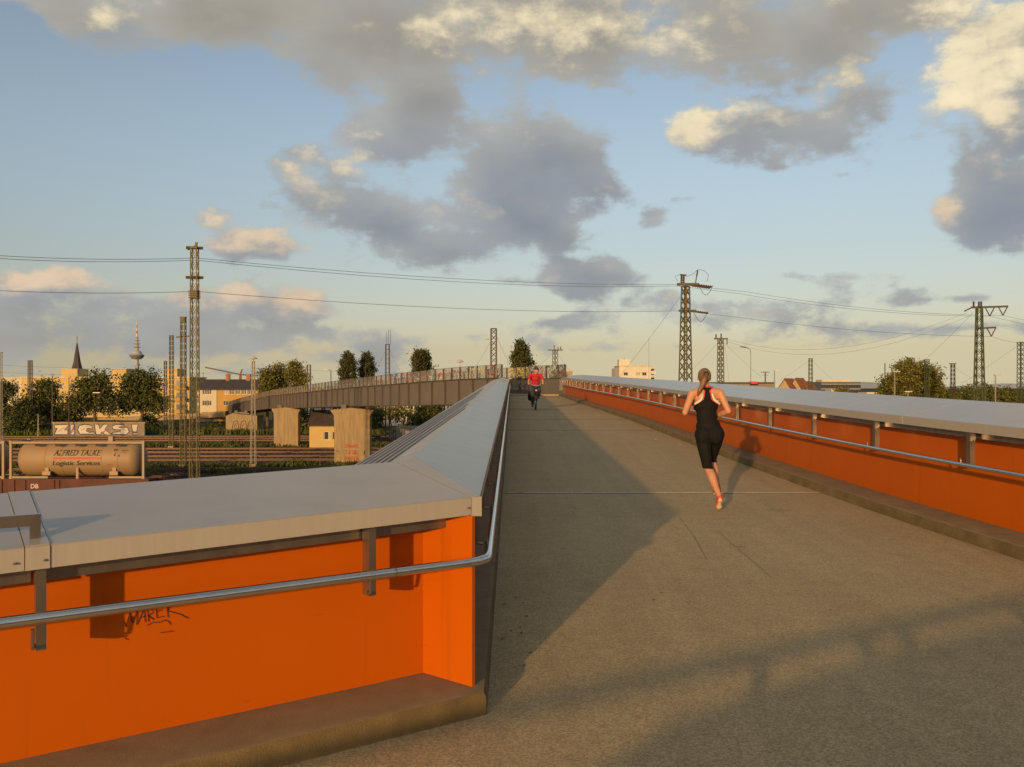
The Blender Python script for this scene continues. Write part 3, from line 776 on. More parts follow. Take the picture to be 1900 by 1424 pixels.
# marker tag on the orange wing panel
def wing_uv(u, v):   # u px-like metres to the right, v up, at the tag's spot
    p = P1 + WD * (1.43 - u) + WN * 0.004
    return Vector((p.x, p.y, CZ - 0.995 + v))
tagm = MB(); S = 0.00078
def letters(seq, w):
    for st in seq: stroke(tagm, [(x * S, y * S) for x, y in st], w, wing_uv)
letters([[(0, 5), (14, -28)], [(12, -25), (32, 48)], [(32, 48), (46, -8)], [(46, -8), (72, 60)], [(72, 60), (66, -22)],
         [(70, -20), (104, 62)], [(104, 62), (112, -14)], [(80, 14), (116, 20)],
         [(122, 55), (130, -16)], [(122, 55), (150, 50), (152, 34), (126, 20)], [(126, 20), (158, -8)],
         [(168, 60), (172, 0)], [(166, 60), (204, 74)], [(168, 34), (200, 42)], [(172, 2), (212, 4)],
         [(222, 78), (232, -6)], [(268, 92), (226, 34)], [(226, 34), (258, 20), (300, 2), (340, -26)],
         [(120, -34), (150, -22), (190, -26), (216, -16), (236, -30), (244, -48)], [(20, -70), (6, -80), (10, -90), (26, -96)], [(190, -84), (262, -86)]], 0.0035)
tag(tagm.build('marker_tag', 'marker', panel_w), kind='stuff')
# thin scratches and worn lines in the deck coating
for pl, w_ in (([(1262, 962), (1290, 1000), (1312, 1040)], 0.006), ([(1330, 985), (1370, 1020), (1432, 1072)], 0.005), ([(1225, 960), (1262, 985)], 0.004), ([(1368, 1015), (1384, 1016)], 0.03)):
    m = MB(); q_ = []
    for px, py in pl:
        Y = 2764 / (py - 720 + 36.2); q_.append((X(px, Y), Y))
    stroke(m, q_, w_, lambda u, v: Vector((u, v, zd(v) + 0.004))); m.build('scratch', 'scratch', deck, fix=False)

# parapet behind the viewer; only its shadow falls into the picture
par_b = thing('rear_parapet', (0, -0.6, zd(-0.5)), 'railing behind the viewer that casts the long banded shadow on the deck', 'parapet')
A, C = Vector((1.81, 0.72)), Vector((-1.88, -1.58)); dB = (A - C).normalized()
def bp(t, z): p = C + dB * t; return Vector((p.x, p.y, z))
def bh(t): return zd(-0.4) + 1.10
bn = Vector((dB.y, -dB.x, 0)) * 0.06
m = MB(); m.prism([bp(-5, bh(0) - 0.055), bp(8.2, bh(0) - 0.055), bp(8.2, bh(0)), bp(-5, bh(0))], bn); m.build('coping', 'coping', par_b)
m = MB(); m.prism([bp(0.2, zd(-1)), bp(8.2, zd(1.5)), bp(8.2, bh(0) - 0.09), bp(2.2, bh(0) - 0.12), bp(0.9, bh(0) - 0.16), bp(0.2, bh(0) - 0.30)], bn * 0.5); m.build('panel', 'orange', par_b)
for t in (-4.5, 1.45, 2.35, 2.75, 4.0, 5.3, 6.6, 7.9):
    m = MB(); p = bp(t, 0) + bn * 0.3; m.box((p.x, p.y, (bh(0) - 0.05 + zd(-1)) / 2), (0.07, 0.05, bh(0) - 0.05 - zd(-1)), math.atan2(dB.y, dB.x)); m.build('post', 'steel', par_b)

# ================================================================== far curved footbridge
CB = [(-0.30, 56.6, .60), (-0.93, 59.2, .62), (-3.95, 65, .58), (-8.3, 72.5, .37), (-15.3, 87, .02), (-18.1, 93, -.15), (-24.4, 106, -.54), (-35.5, 131, -1.25), (-49.7, 165, -2.6), (-63, 197, -4.0)]
ss = [0]
for a, b in zip(CB[:-1], CB[1:]): ss.append(ss[-1] + math.dist(a[:2], b[:2]))
CK = [(s, *c) for s, c in zip(ss, CB)]
SL = ss[-1]
def cpos(s, off=0.0, dz=0.0):
    x, y, z = cr(CK, s); x2, y2, _ = cr(CK, s + 0.3); x1, y1, _ = cr(CK, s - 0.3)
    d = Vector((x2 - x1, y2 - y1)).normalized(); n = Vector((d.y, -d.x))
    return Vector((x + n.x * off, y + n.y * off, CZ + z + dz))
def cang(s):
    a, b = cpos(s - 0.3), cpos(s + 0.3); return math.atan2(b.y - a.y, b.x - a.x)
GH = 1.76; WID = 4.0
fb = thing('curved_footbridge', (-15, 87, 0), 'grey steel girder footbridge curving away to the left over the rail yard', 'footbridge')
def sweep(name, mat, s0, s1, sec, parent, step=1.5):
    m = MB(); rows = []
    for s in frange(s0, s1, step): rows.append([cpos(s, o, z) for o, z in sec])
    m.strip(rows); return m.build(name, mat, parent)
for off, nm in ((0.0, 'near'), (WID, 'far')):
    sg = 1 if off == 0 else -1
    w = sweep('girder_web', 'girder', 0 if off == 0 else 0.3, SL, [(off, 0), (off + 0.03 * sg, 0), (off + 0.03 * sg, -GH), (off, -GH)], fb)
    sweep('top_flange', 'girder_dark', 0 if off == 0 else 0.3, SL, [(off - 0.14 * sg, 0.06), (off + 0.10 * sg, 0.06), (off + 0.10 * sg, 0.003), (off - 0.14 * sg, 0.003)], fb)
    sweep('bottom_flange', 'girder_dark', 0, SL, [(off - 0.16 * sg, -GH - 0.003), (off + 0.2 * sg, -GH - 0.003), (off + 0.2 * sg, -GH - 0.09), (off - 0.16 * sg, -GH - 0.09)], fb)
    if off: far_web = w
sweep('deck_plate', 'deck', 1.0, SL, [(0.04, -1.04), (WID - 0.04, -1.04), (WID - 0.04, -1.3), (0.04, -1.3)], fb)
st = MB(); st.box((0, -0.08, 0), (0.06, 0.16, GH - 0.01)); st_me = st.mesh('stiffener', 'girder_dark')
s = 2.0
while s < SL:
    p = cpos(s, -0.002, -GH / 2); inst(st_me, 'stiffener', fb, p, cang(s) + math.pi); s += 2.3
# approach ramp that carries on to the left in front of the houses
rampm = MB(); rampm.prism([at(418, 763, 195), at(290, 772, 205), at(180, 776, 212), at(180, 784, 212), at(290, 781, 205), at(418, 774, 195)], (0, 3, 0))
ramp = rampm.build('approach_ramp', 'concrete'); tag(ramp, 'pale concrete ramp leading down leftwards from the far end of the footbridge', 'ramp')
# glass railings
post_b = MB(); post_b.box((0, 0, 0.43), (0.10, 0.10, 0.87)); rp_me = post_b.mesh('post', 'post')
gl_b = MB(); gl_b.box((0, 0, 0.43), (1.0, 0.014, 0.80)); gl_me = gl_b.mesh('glass_panel', 'glass')
GROOT = {}
def railing(off, s0, s1, label):
    rt = thing('glass_railing', cpos(s0, off, 0.06), label, 'railing', 'glass railings of the curved footbridge')
    s = s0; panels = []
    while s <= s1:
        inst(rp_me, 'post', rt, cpos(s, off, 0.062), cang(s))
        if s + 1.4 <= s1:
            a, b = cpos(s, off, 0.065), cpos(s + 1.4, off, 0.065); c = (a + b) / 2
            o = inst(gl_me, 'glass_panel', rt, c, math.atan2(b.y - a.y, b.x - a.x), ((b - a).length - 0.11, 1, 1))
            panels.append((a, b, o))
        s += 1.4
    rt_top = sweep('top_rail', 'post', s0, s1 - 0.3, [(off - 0.012, 0.935), (off + 0.012, 0.935), (off + 0.012, 0.905), (off - 0.012, 0.905)], rt)
    return rt, panels
rail_near, pan_near = railing(0.02, 1.9, SL - 1, 'sprayed glass railing along the near edge of the curved footbridge')
rail_far, pan_far = railing(WID - 0.02, 0.6, SL - 1, 'sprayed glass railing facing the deck at the bend behind the cyclist')
# graffiti on the panes: small blobs and strokes of paint
rg = random.Random(11)
pal = ['sprayred', 'spraypink', 'spraybrown', 'spraywhite', 'spraydark', 'sprayblue', 'sprayteal', 'sprayyel']
def spray(panel, seed, colors, n=6, side=-1):
    a, b, o = panel; r = random.Random(seed)
    d = (b - a); ln = d.length; d = d.normalized(); nrm = Vector((d.y, -d.x, 0)) * -side * 0.02
    for c in colors:
        m = MB()
        for k in range(n):
            u, v = r.uniform(0.12, ln - 0.12), r.uniform(0.1, 0.75); pts = []
            an = r.random() * 6.28
            for j in range(6):
                pts.append((u, v)); u = min(ln - 0.08, max(0.08, u + math.cos(an) * 0.13)); v = min(0.79, max(0.06, v + math.sin(an) * 0.13)); an += r.uniform(-1.4, 1.4)
            stroke(m, pts, r.uniform(0.03, 0.10), lambda uu, vv: a + d * uu + nrm * r.uniform(0.9, 1.1) + Vector((0, 0, vv)))
        # strokes sit on the pane; parent them to it through world coordinates
        me = m.mesh('graffiti', c, Vector((0, 0, 0)), fix=False)
        g = bpy.data.objects.new('graffiti', me); COL.objects.link(g); g.parent = o
        mat = Matrix.Translation(org(o)) @ Matrix.Rotation(o.rotation_euler.z, 4, 'Z') @ Matrix.Diagonal((*o.scale, 1))
        g.matrix_parent_inverse = mat.inverted()
NG = [['spraydark', 'spraywhite'], ['spraydark', 'sprayred', 'spraypink'], ['sprayyel', 'spraywhite'], ['sprayyel', 'spraydark'], ['spraypink', 'spraydark'], ['spraydark', 'spraywhite'],
      ['spraypink', 'spraybrown'], ['sprayred', 'spraywhite'], ['sprayteal', 'spraywhite'], ['spraybrown'], ['spraywhite'], ['sprayred', 'spraybrown'], ['sprayblue', 'sprayred'], ['sprayblue', 'spraywhite'], ['sprayred', 'sprayblue'], ['sprayred', 'spraypink'], ['spraypink'], ['spraybrown']]
for i, p in enumerate(pan_near[:44]):
    cs = NG[i] if i < len(NG) else ([rg.choice(pal)] if rg.random() < 0.6 else [])
    if cs: spray(p, 100 + i, cs, 4 if i < 18 else 2, side=1)
FG = [['spraydark', 'spraypink'], ['spraywhite', 'spraydark', 'sprayteal'], ['sprayblue', 'spraybrown', 'spraypink'], ['spraydark', 'sprayyel'], ['sprayyel', 'sprayyel', 'spraydark'], ['sprayyel', 'spraywhite']]
for i, p in enumerate(pan_far[:6]): spray(p, 300 + i, FG[i], 8, side=1)
# white tag and pink marks on the inner face of the bend wall
def far_uv(s0):
    a, b = cpos(s0, WID - 0.03, 0), cpos(s0 + 1.0, WID - 0.03, 0); d = (b - a).normalized(); n = Vector((-d.y, d.x, 0)) * 0.012
    return lambda u, v: a + d * u + n + Vector((0, 0, v))
r2 = random.Random(5)
def scribble(place, n, w, umax, v0, v1, mat):
    m = MB()
    for k in range(n):
        u, v = r2.uniform(0, umax), r2.uniform(v0, v1); an = r2.uniform(0, 6.28); pts = []
        for j in range(5):
            pts.append((u, v)); u += math.cos(an) * 0.16; v = min(v1, max(v0, v + math.sin(an) * 0.16)); an += r2.uniform(-1.2, 1.2)
        stroke(m, pts, w, place)
    m.build('graffiti', mat, far_web, fix=False)
scribble(far_uv(0.9), 22, 0.06, 1.0, -0.75, -0.1, 'spraywhite')
scribble(far_uv(4.2), 10, 0.09, 1.6, -0.85, -0.15, 'spraypink')
scribble(far_uv(6.0), 7, 0.05, 2.0, -0.85, -0.15, 'spraydark')
# piers
def pier(pxc, Y, wbody, wtop, ztop, depth, label):
    x = X(pxc, Y); t = thing('bridge_pier', (x, Y + depth / 2, 0), label, 'pier', 'concrete piers of the footbridge')
    m = MB(); hb = wbody / 2; ht = wtop / 2
    m.prism([(x - hb, Y, -0.3), (x + hb, Y, -0.3), (x + hb, Y, ztop - 1.25), (x - hb, Y, ztop - 1.25)], (0, depth, 0)); col = m.build('column', 'concrete', t)
    m = MB(); e = 0.02
    m.prism([(x - hb - e, Y - e, ztop - 1.247), (x + hb + e, Y - e, ztop - 1.247), (x + hb + e, Y - e, ztop - 0.75), (x + ht, Y - e, ztop - 0.22), (x + ht, Y - e, ztop - 0.18), (x, Y - e, ztop), (x - ht, Y - e, ztop - 0.18), (x - ht, Y - e, ztop - 0.22), (x - hb - e, Y - e, ztop - 0.75)], (0, depth + 2 * e, 0)); m.build('pier_head', 'concrete', t)
    for dx in (-0.9, 0.9):
        m = MB(); m.box((x + dx, Y + depth / 2, ztop + 0.12), (0.5, 0.5, 0.40)); m.build('bearing', 'girder_dark', t)
    for q in range(1, 7):      # raised seams left by the shuttering boards
        xx = x - hb + wbody * q / 7
        m = MB(); m.box((xx, Y - 0.006, (ztop - 1.3) / 2), (0.035, 0.012, ztop - 1.35)); m.build('board_seam', 'concrete', t)
    return t, col, x
p1, p1c, p1x = pier(653, 88.5, 3.55, 4.35, CZ - 2.02, 1.3, 'nearer concrete pier with red spray writing under the footbridge')
p2, p2c, p2x = pier(530.5, 115, 3.15, 3.75, CZ - 2.55, 1.2, 'farther plain concrete pier under the footbridge, left of the yellow hut')
pier(446, 160, 2.6, 3.2, CZ - 4.4, 1.2, 'small far concrete pier near the end of the footbridge')
# red writing on the near pier
gm = MB()
def puv(u, v): return Vector((p1x + u, 88.5 - 0.02, v))
GLY = {'S': [[(1, .9), (.4, 1), (0, .75), (.5, .5), (1, .3), (.5, 0), (0, .1)]], 'H': [[(0, 0), (.05, 1)], [(.9, 0), (1, 1)], [(0, .5), (1, .55)]],
       'A': [[(0, 0), (.5, 1), (1, 0)], [(.2, .4), (.8, .42)]], 'R': [[(0, 0), (0, 1), (.8, .9), (.75, .6), (0, .5), (1, 0)]], 'E': [[(1, 1), (0, .95), (0, 0), (1, .05)], [(0, .5), (.8, .55)]],
       'T': [[(0, 1), (1, .95)], [(.5, 1), (.45, 0)]], 'K': [[(0, 0), (0, 1)], [(.9, 1), (0, .5), (1, 0)]], 'M': [[(0, 0), (.1, 1), (.5, .3), (.9, 1), (1, 0)]], 'I': [[(.5, 0), (.5, 1)]],
       'B': [[(0, 0), (0, 1), (.8, .8), (.1, .5), (.9, .25), (0, 0)]], 'O': [[(.5, 0), (0, .5), (.5, 1), (1, .5), (.5, 0)]]}
def write(mb_, txt, u, v, w, h, gap, sw, place):
    for ch in txt:
        for st_ in GLY.get(ch, []): stroke(mb_, [(u + a * w, v + b * h) for a, b in st_], sw, place)
        u += w + gap
write(gm, 'SHARE', -0.72, 1.62, 0.21, 0.36, 0.09, 0.075, puv)
write(gm, 'TASK', -0.68, 0.98, 0.22, 0.40, 0.10, 0.075, puv)
write(gm, 'MAREK', -0.70, 0.38, 0.21, 0.36, 0.09, 0.075, puv)
stroke(gm, [(0.5, 0.55), (0.75, 0.40), (0.98, 0.15)], 0.06, puv); stroke(gm, [(0.2, 0.98), (0.5, 1.05), (0.75, 0.85)], 0.05, puv)
tag(gm.build('graffiti', 'sprayred', p1c, fix=False), kind='stuff')
gm = MB(); stroke(gm, [(-1.55, 1.2), (-1.35, 1.45), (-1.5, 1.3), (-1.25, 1.2), (-1.4, 1.0)], 0.04, puv); stroke(gm, [(1.22, 0.9), (1.26, 1.3)], 0.09, puv); tag(gm.build('graffiti', 'spraydark', p1c, fix=False), kind='stuff')
# ================================================================== ground and rail yard
mb = MB()
mb.add([(-9000, -600, -0.05), (9000, -600, -0.05), (9000, 14000, -0.05), (-9000, 14000, -0.05)], [(0, 1, 2, 3)])
tag(mb.build('ground', 'soil', fix=False), kind='structure')
SLOPE = 0.03     # the yard runs almost parallel to the picture
def strip(name, mat, y0, y1, z, x0=-170, x1=60):
    m = MB(); m.add([(x0, y0 + SLOPE * x0, z), (x1, y0 + SLOPE * x1, z), (x1, y1 + SLOPE * x1, z), (x0, y1 + SLOPE * x0, z)], [(0, 1, 2, 3)])
    return tag(m.build(name, mat, fix=False), kind='structure')
strip('ballast_bed', 'ballast', 40, 85.5, -0.01); strip('ballast_bed', 'ballast', 90, 114, -0.01); strip('ballast_bed', 'ballast', 123, 143, -0.01)
TR = [(62, 'track under the tank container wagon'), (69, 'track next beyond the tank wagon'), (76.5, 'second track beyond the tank wagon'), (82.5, 'track just in front of the narrow grass strip'),
      (93, 'track just behind the narrow grass strip'), (98, 'second track behind the narrow grass strip'), (104, 'third track behind the narrow grass strip'), (110, 'track just in front of the yellow hut'),
      (127, 'track beyond the yellow hut, nearest of the far bed'), (132.5, 'middle track of the far ballast bed'), (138, 'farthest track, below the graffiti wall')]
x0, x1 = -130, 25
for yc, lab in TR:
    t = thing('railway_track', (x0, yc + SLOPE * x0, 0), 'rusty railway ' + lab, 'railway track', 'tracks across the rail yard')
    for dy in (-0.72, 0.72):
        m = MB()
        for (w, h, z) in ((0.13, 0.02, 0.055), (0.025, 0.08, 0.10)):
            m.bar((x0, yc + dy + SLOPE * x0, z), (x1, yc + dy + SLOPE * x1, z), w, h)
        m.cm = 1; m.bar((x0, yc + dy + SLOPE * x0, 0.155), (x1, yc + dy + SLOPE * x1, 0.155), 0.07, 0.032); m.build('rail', ['rust', 'railtop'], t, fix=False)
    m = MB(); x = x0
    while x < x1: m.box((x, yc + SLOPE * x, 0.005), (0.26, 2.5, 0.08)); x += 0.65
    o = m.build('sleepers', 'sleeper', t, fix=False); tag(o, kind='stuff')

def blades(name, label, y0, y1, xr, n, hh, mat='grass', seed=1, cat='grass', xgap=None):
    rn_ = np.random.RandomState(seed)
    x = rn_.uniform(xr[0], xr[1], n); y = rn_.uniform(y0, y1, n) + SLOPE * x
    cl = np.array([mnoise.noise(Vector((a * 0.25, b * 0.4, seed))) for a, b in zip(x, y)])
    keep = cl > -0.22; x, y, cl = x[keep], y[keep], cl[keep]; n = len(x)
    h = hh * (0.4 + rn_.rand(n) * 0.8) * (0.7 + 0.8 * np.clip(cl, 0, 1)); a = rn_.rand(n) * 6.28; w = 0.10 + rn_.rand(n) * 0.16
    lx, ly = rn_.normal(0, 0.35, n) * h, rn_.normal(0, 0.35, n) * h
    v = np.empty((n, 3, 3)); v[:, 0] = np.stack([x - w * np.cos(a), y - w * np.sin(a), np.full(n, -0.05)], 1)
    v[:, 1] = np.stack([x + w * np.cos(a), y + w * np.sin(a), np.full(n, -0.05)], 1); v[:, 2] = np.stack([x + lx, y + ly, h], 1)
    me = bpy.data.meshes.new(name); me.from_pydata(v.reshape(-1, 3).tolist(), [], np.arange(3 * n).reshape(-1, 3).tolist()); me.materials.append(M[mat])
    o = bpy.data.objects.new(name, me); COL.objects.link(o)
    return tag(o, label, cat, kind='stuff')
blades('grass', 'narrow rough grass strip between the nearer tracks', 86, 89.6, (-75, -8), 5200, 0.42, seed=1)
blades('grass', 'grass strip in front of the yellow hut and far pier', 115.5, 121.5, (-80, -12), 9000, 0.5, seed=2)
blades('weeds', 'dark green weeds along the foot of the graffiti wall', 146.5, 154, (-110, -20), 16000, 0.9, 'leaf', seed=3, cat='weeds')
blades('weeds', 'low grass patches between the tracks beside the tank wagon', 79, 81, (-70, -15), 3500, 0.45, seed=4, cat='weeds')

# ------------------------------------------------------------------ lattice masts
def mast(px, ytop, Y, wb, wt, label, mat='olive', rot=0.0, zb=0.0, single=False, step=None, ztop=None, ladder=False, xx=True, thick=0.105):
    x = X(px, Y); zt_ = ztop or Z(ytop, Y); H = zt_ - zb
    t = thing('lattice_mast', (x, Y, zb), label, 'mast', 'lattice masts of the rail yard')
    lw = max(0.06, wb * thick)
    def c(i, z):
        w = wb + (wt - wb) * (z - zb) / H; a = rot + math.pi / 4 + i * math.pi / 2; r_ = w / math.sqrt(2)
        return Vector((x + r_ * math.cos(a), Y + r_ * math.sin(a), z))
    for i in range(4):
        m = MB(); m.bar(c(i, zb), c(i, zt_), lw); m.build('leg', mat, t)
    step = step or 0.85 * wb
    n = max(3, int(H / step)); zs = [zb + H * k / n for k in range(n + 1)]
    for i in range(4):
        j = (i + 1) % 4; m = MB()
        for k in range(n):
            if ladder: segs = [(c(i, zs[k]), c(j, zs[k]))]
            elif xx: segs = [(c(i, zs[k]), c(j, zs[k + 1])), (c(j, zs[k]), c(i, zs[k + 1]))]
            else: segs = [(c(i, zs[k]), c(j, zs[k + 1]))] if k % 2 else [(c(j, zs[k]), c(i, zs[k + 1]))]
            for a, b in segs:
                if single:
                    q = MB(); q.bar(a, b, lw * 0.5, lw * 0.3); q.build('brace', mat, t, fix=False)
                else: m.bar(a, b, lw * 0.62, lw * 0.4)
        if not single: m.build('bracing', mat, t, fix=False)
    m = MB(); m.box((x, Y, zt_ + 0.04), (wt * 1.25, wt * 1.25, 0.10), rot); m.build('top_plate', mat, t)
    m = MB(); m.box((x, Y, zb + 0.05), (wb * 1.5, wb * 1.5, 0.3), rot); m.build('footing', 'concrete', t)
    return t, x, zt_
def crossarm(t, a, b, w, mat='olive', name='crossarm'):
    m = MB(); m.bar(a, b, w, w * 1.2); return m.build(name, mat, t)
def insulator(t, a, b, r=0.10, n=5):
    a, b = Vector(a), Vector(b); m = MB(); pts = []; rr = []
    for k in range(n * 2 + 1):
        pts.append(a.lerp(b, k / (n * 2))); rr.append(r if k % 2 else r * 0.45)
    m.tube(pts, rr, 8); return m.build('insulator', 'insul', t)

# tall mast in front, single column of crossed braces
t1, m1x, m1t = mast(361, 462, 64, 0.56, 0.42, 'tallest olive lattice mast, carrying three power lines at left', single=True, step=0.78)
for zz, ln in ((Z(516, 64), 0.52), (Z(461, 64), 0.5)):
    crossarm(t1, (m1x - ln, 63.7, zz), (m1x + ln, 64.3, zz + 0.05), 0.16)
crossarm(t1, (m1x + 0.05, 64, m1t), (m1x + 0.15, 64, Z(450, 64)), 0.12, name='top_spike')
crossarm(t1, (m1x - 0.5, 64, m1t - 0.05), (m1x + 0.2, 64, m1t + 0.25), 0.10)
for k in range(4): 
    m = MB(); m.box((m1x, 64, Z(541 + k * 4, 64)), (0.66, 0.66, 0.06)); m.build('collar', 'olive', t1)
m = MB(); m.box((m1x, 64, Z(546, 64)), (0.52, 0.52, 0.55)); m.build('collar', 'olive', t1)
t2, m2x, m2t = mast(340, 590, 85.6, 0.47, 0.40, 'lattice mast just left of the tallest mast, with stub arms', mat='olive', step=0.6)
crossarm(t2, (m2x - 0.65, 85.6, Z(626, 85.6)), (m2x + 0.65, 85.6, Z(624, 85.6)), 0.12); m = MB(); m.box((m2x, 85.6, m2t - 0.2), (0.46, 0.46, 0.45)); m.build('head_plate', 'olive', t2)
mast(318, 624, 113, 0.46, 0.38, 'third lattice mast left of the tallest mast', step=0.6)
mast(307, 671, 147, 0.42, 0.36, 'short far lattice mast before the apartment block corner', 'mastgrey', step=0.7)
t5, m5x, m5t = mast(56, 670, 150, 0.55, 0.45, 'dark lattice mast among the trees at far left', 'mastgrey', ladder=True, step=0.7, thick=0.22)
t6, m6x, m6t = mast(1, 655, 121, 0.40, 0.30, 'pale ladder mast at the left picture edge', 'mastpale', ladder=True, step=0.5)
t7, m7x, m7t = mast(470, 672, 86, 0.44, 0.20, 'pale ladder floodlight mast left of the concrete piers', 'mastpale', ladder=True, step=0.55)
m = MB(); m.lathe((m7x, 86, m7t + 0.2), [(0.05, -0.2), (0.05, 0.05), (0.38, 0.10), (0.40, 0.17), (0.15, 0.32), (0.02, 0.35)], 12); m.build('lamp_head', 'lamp', t7)
mast(573, 678, 150, 0.55, 0.5, 'lattice mast behind the footbridge right of the yellow trees', 'mastgrey', ladder=True, step=0.7, thick=0.22)
t9, m9x, m9t = mast(719, 640, 134, 0.62, 0.50, 'lattice mast with radio antennas rising behind the footbridge', 'mastgrey', ladder=True, step=0.7, thick=0.22)
for dx, h in ((-0.15, 1.9), (0.15, 2.3), (0.45, 2.2)):
    m = MB(); m.bar((m9x + dx, 134, m9t), (m9x + dx, 134, m9t + h), 0.05); m.build('antenna', 'mastgrey', t9)
t10, m10x, m10t = mast(916, 611, 112, 0.72, 0.66, 'lattice mast with a lamp arm behind the glass railing', 'mastgrey', xx=True, step=0.7, thick=0.24)
m = MB(); m.bar((m10x - 0.35, 112, Z(629, 112)), (m10x - 0.75, 112, Z(629, 112)), 0.06); m.lathe((m10x - 0.85, 112, Z(630, 112)), [(0.05, -0.08), (0.26, -0.05), (0.22, 0.10), (0.03, 0.14)], 10); m.build('lamp_arm', 'lamp', t10)
t11, m11x, m11t = mast(1030, 651, 150, 0.85, 0.62, 'lattice mast with short crossarm beyond the bend in the deck', 'olive', R(45), step=0.8)
crossarm(t11, (m11x - 1.2, 150, m11t + 0.1), (m11x + 1.3, 150, m11t + 0.1), 0.14)
for dx, h in ((-0.15, 0.8), (0.5, 0.5), (0.95, 0.6)): insulator(t11, (m11x + dx, 150, m11t + 0.1), (m11x + dx, 150, m11t + 0.1 + h), 0.10)
# big mast behind the runner
t12, m12x, m12t = mast(1272, 533, 100, 1.35, 0.62, 'big olive lattice mast with two crossarms behind the runner', 'olive', R(45), single=True, step=1.05)
a1 = Z(528, 100); a2 = Z(577, 100)
crossarm(t12, (m12x - 0.95, 100, a1), (m12x + 1.5, 100, a1), 0.24); crossarm(t12, (m12x - 0.75, 100, a2), (m12x + 1.2, 100, a2), 0.20)
for z_, dx in ((a1, 1.4), (a1 - 0.15, 1.2), (a2, 1.0)):
    insulator(t12, (m12x + dx - 0.5, 100, z_), (m12x + dx + 1.6, 100.2, z_ - 0.25), 0.14, 8)
for z_, sx_ in ((a1 - 0.1, 1.5), (a2 - 0.1, 0.9)):
    m = MB(); m.tube([(m12x + sx_ + 1.6 * u, 100, z_ - 1.1 * math.sin(math.pi * u)) for u in [k / 10 for k in range(11)]], 0.03, 5); m.build('jumper_wire', 'wire', t12)
insulator(t12, (m12x - 0.45, 100, a1 + 0.15), (m12x - 0.45, 100, a1 + 1.1), 0.16); insulator(t12, (m12x - 0.2, 100, a1 + 0.15), (m12x - 0.2, 100, a1 + 1.0), 0.14)
m = MB(); m.bar((m12x - 0.6, 100, a1 + 1.1), (m12x + 0.1, 100, a1 + 1.05), 0.12); m.build('crossarm', 'olive', t12)
m = MB(); m.bar((m12x + 1.1, 100, a1), (m12x + 1.35, 100, a1 + 1.55), 0.10); m.build('insulator_stand', 'olive', t12)
insulator(t12, (m12x + 1.25, 100, a1 + 0.9), (m12x + 1.38, 100, a1 + 1.6), 0.11)
m = MB(); m.tube([(m12x - 0.9, 100, a1 + 0.4), (m12x - 1.2, 100, a1 + 0.9), (m12x - 0.6, 100, a1 + 1.1), (m12x + 0.2, 100, a1 + 0.9), (m12x + 0.9, 100, a1 + 1.2), (m12x + 1.4, 100, a1 + 1.7), (m12x + 2.2, 100, a1 + 1.5), (m12x + 2.6, 100, a1 + 1.0), (m12x + 2.4, 100, a1 + 0.3)], 0.025, 5); m.build('jumper_wire', 'wire', t12)
t13, m13x, m13t = mast(1337, 630, 155, 1.05, 0.70, 'middle-sized lattice mast right of the runner head', 'olive', R(45), step=0.95)
crossarm(t13, (m13x - 1.15, 155, m13t + 0.1), (m13x + 1.25, 155, m13t + 0.1), 0.2)
insulator(t13, (m13x - 0.8, 155, m13t + 0.2), (m13x - 0.8, 155, m13t + 0.9), 0.16); insulator(t13, (m13x + 0.1, 155, m13t + 0.2), (m13x + 0.1, 155, m13t + 1.0), 0.16); insulator(t13, (m13x + 1.1, 155, m13t), (m13x + 1.15, 155, m13t - 0.9), 0.12)
mast(1504, 666, 190, 0.75, 0.62, 'small lattice mast above the red gable roofs', 'mastgreen', step=0.9)
t15, m15x, m15t = mast(1817, 570, 118, 1.30, 0.60, 'big lattice mast with V insulators at the right', 'mastgreen', R(45), single=True, step=1.05)
b1, b2 = Z(571, 118), Z(610, 118)
crossarm(t15, (m15x - 1.1, 118, b1), (m15x + 3.8, 118, b1 + 0.15), 0.20); crossarm(t15, (m15x - 0.5, 118, b2), (m15x + 2.2, 118, b2 + 0.15), 0.18)
for xx_, z_ in ((1.35, b1), (3.1, b1 + 0.1), (1.55, b2 + 0.1)):
    insulator(t15, (m15x + xx_ - 0.55, 118, z_), (m15x + xx_ + 0.05, 118, z_ - 1.15), 0.10, 6); insulator(t15, (m15x + xx_ + 0.65, 118, z_), (m15x + xx_ + 0.05, 118, z_ - 1.15), 0.10, 6)
insulator(t15, (m15x - 1.0, 118, b1), (m15x - 2.0, 118, b1 - 0.5), 0.12, 6)
for dx in (-0.75, -0.05, 0.25): insulator(t15, (m15x + dx, 118, b1 + 0.1), (m15x + dx, 118, b1 + 0.8), 0.17)
mast(1894, 636, 150, 0.85, 0.72, 'lattice mast at the right picture edge', 'mastgreen', R(20), step=0.8)
t17, m17x, m17t = mast(1768, 676, 190, 0.9, 0.65, 'distant lattice mast with flat head left of the big right mast', 'mastgrey', R(45), step=0.9)
crossarm(t17, (m17x - 0.8, 190, m17t + 0.1), (m17x + 0.7, 190, m17t + 0.1), 0.16)
mast(1720, 668, 165, 0.70, 0.62, 'slim green lattice mast in front of the big round tree', 'mastgreen', step=0.9)

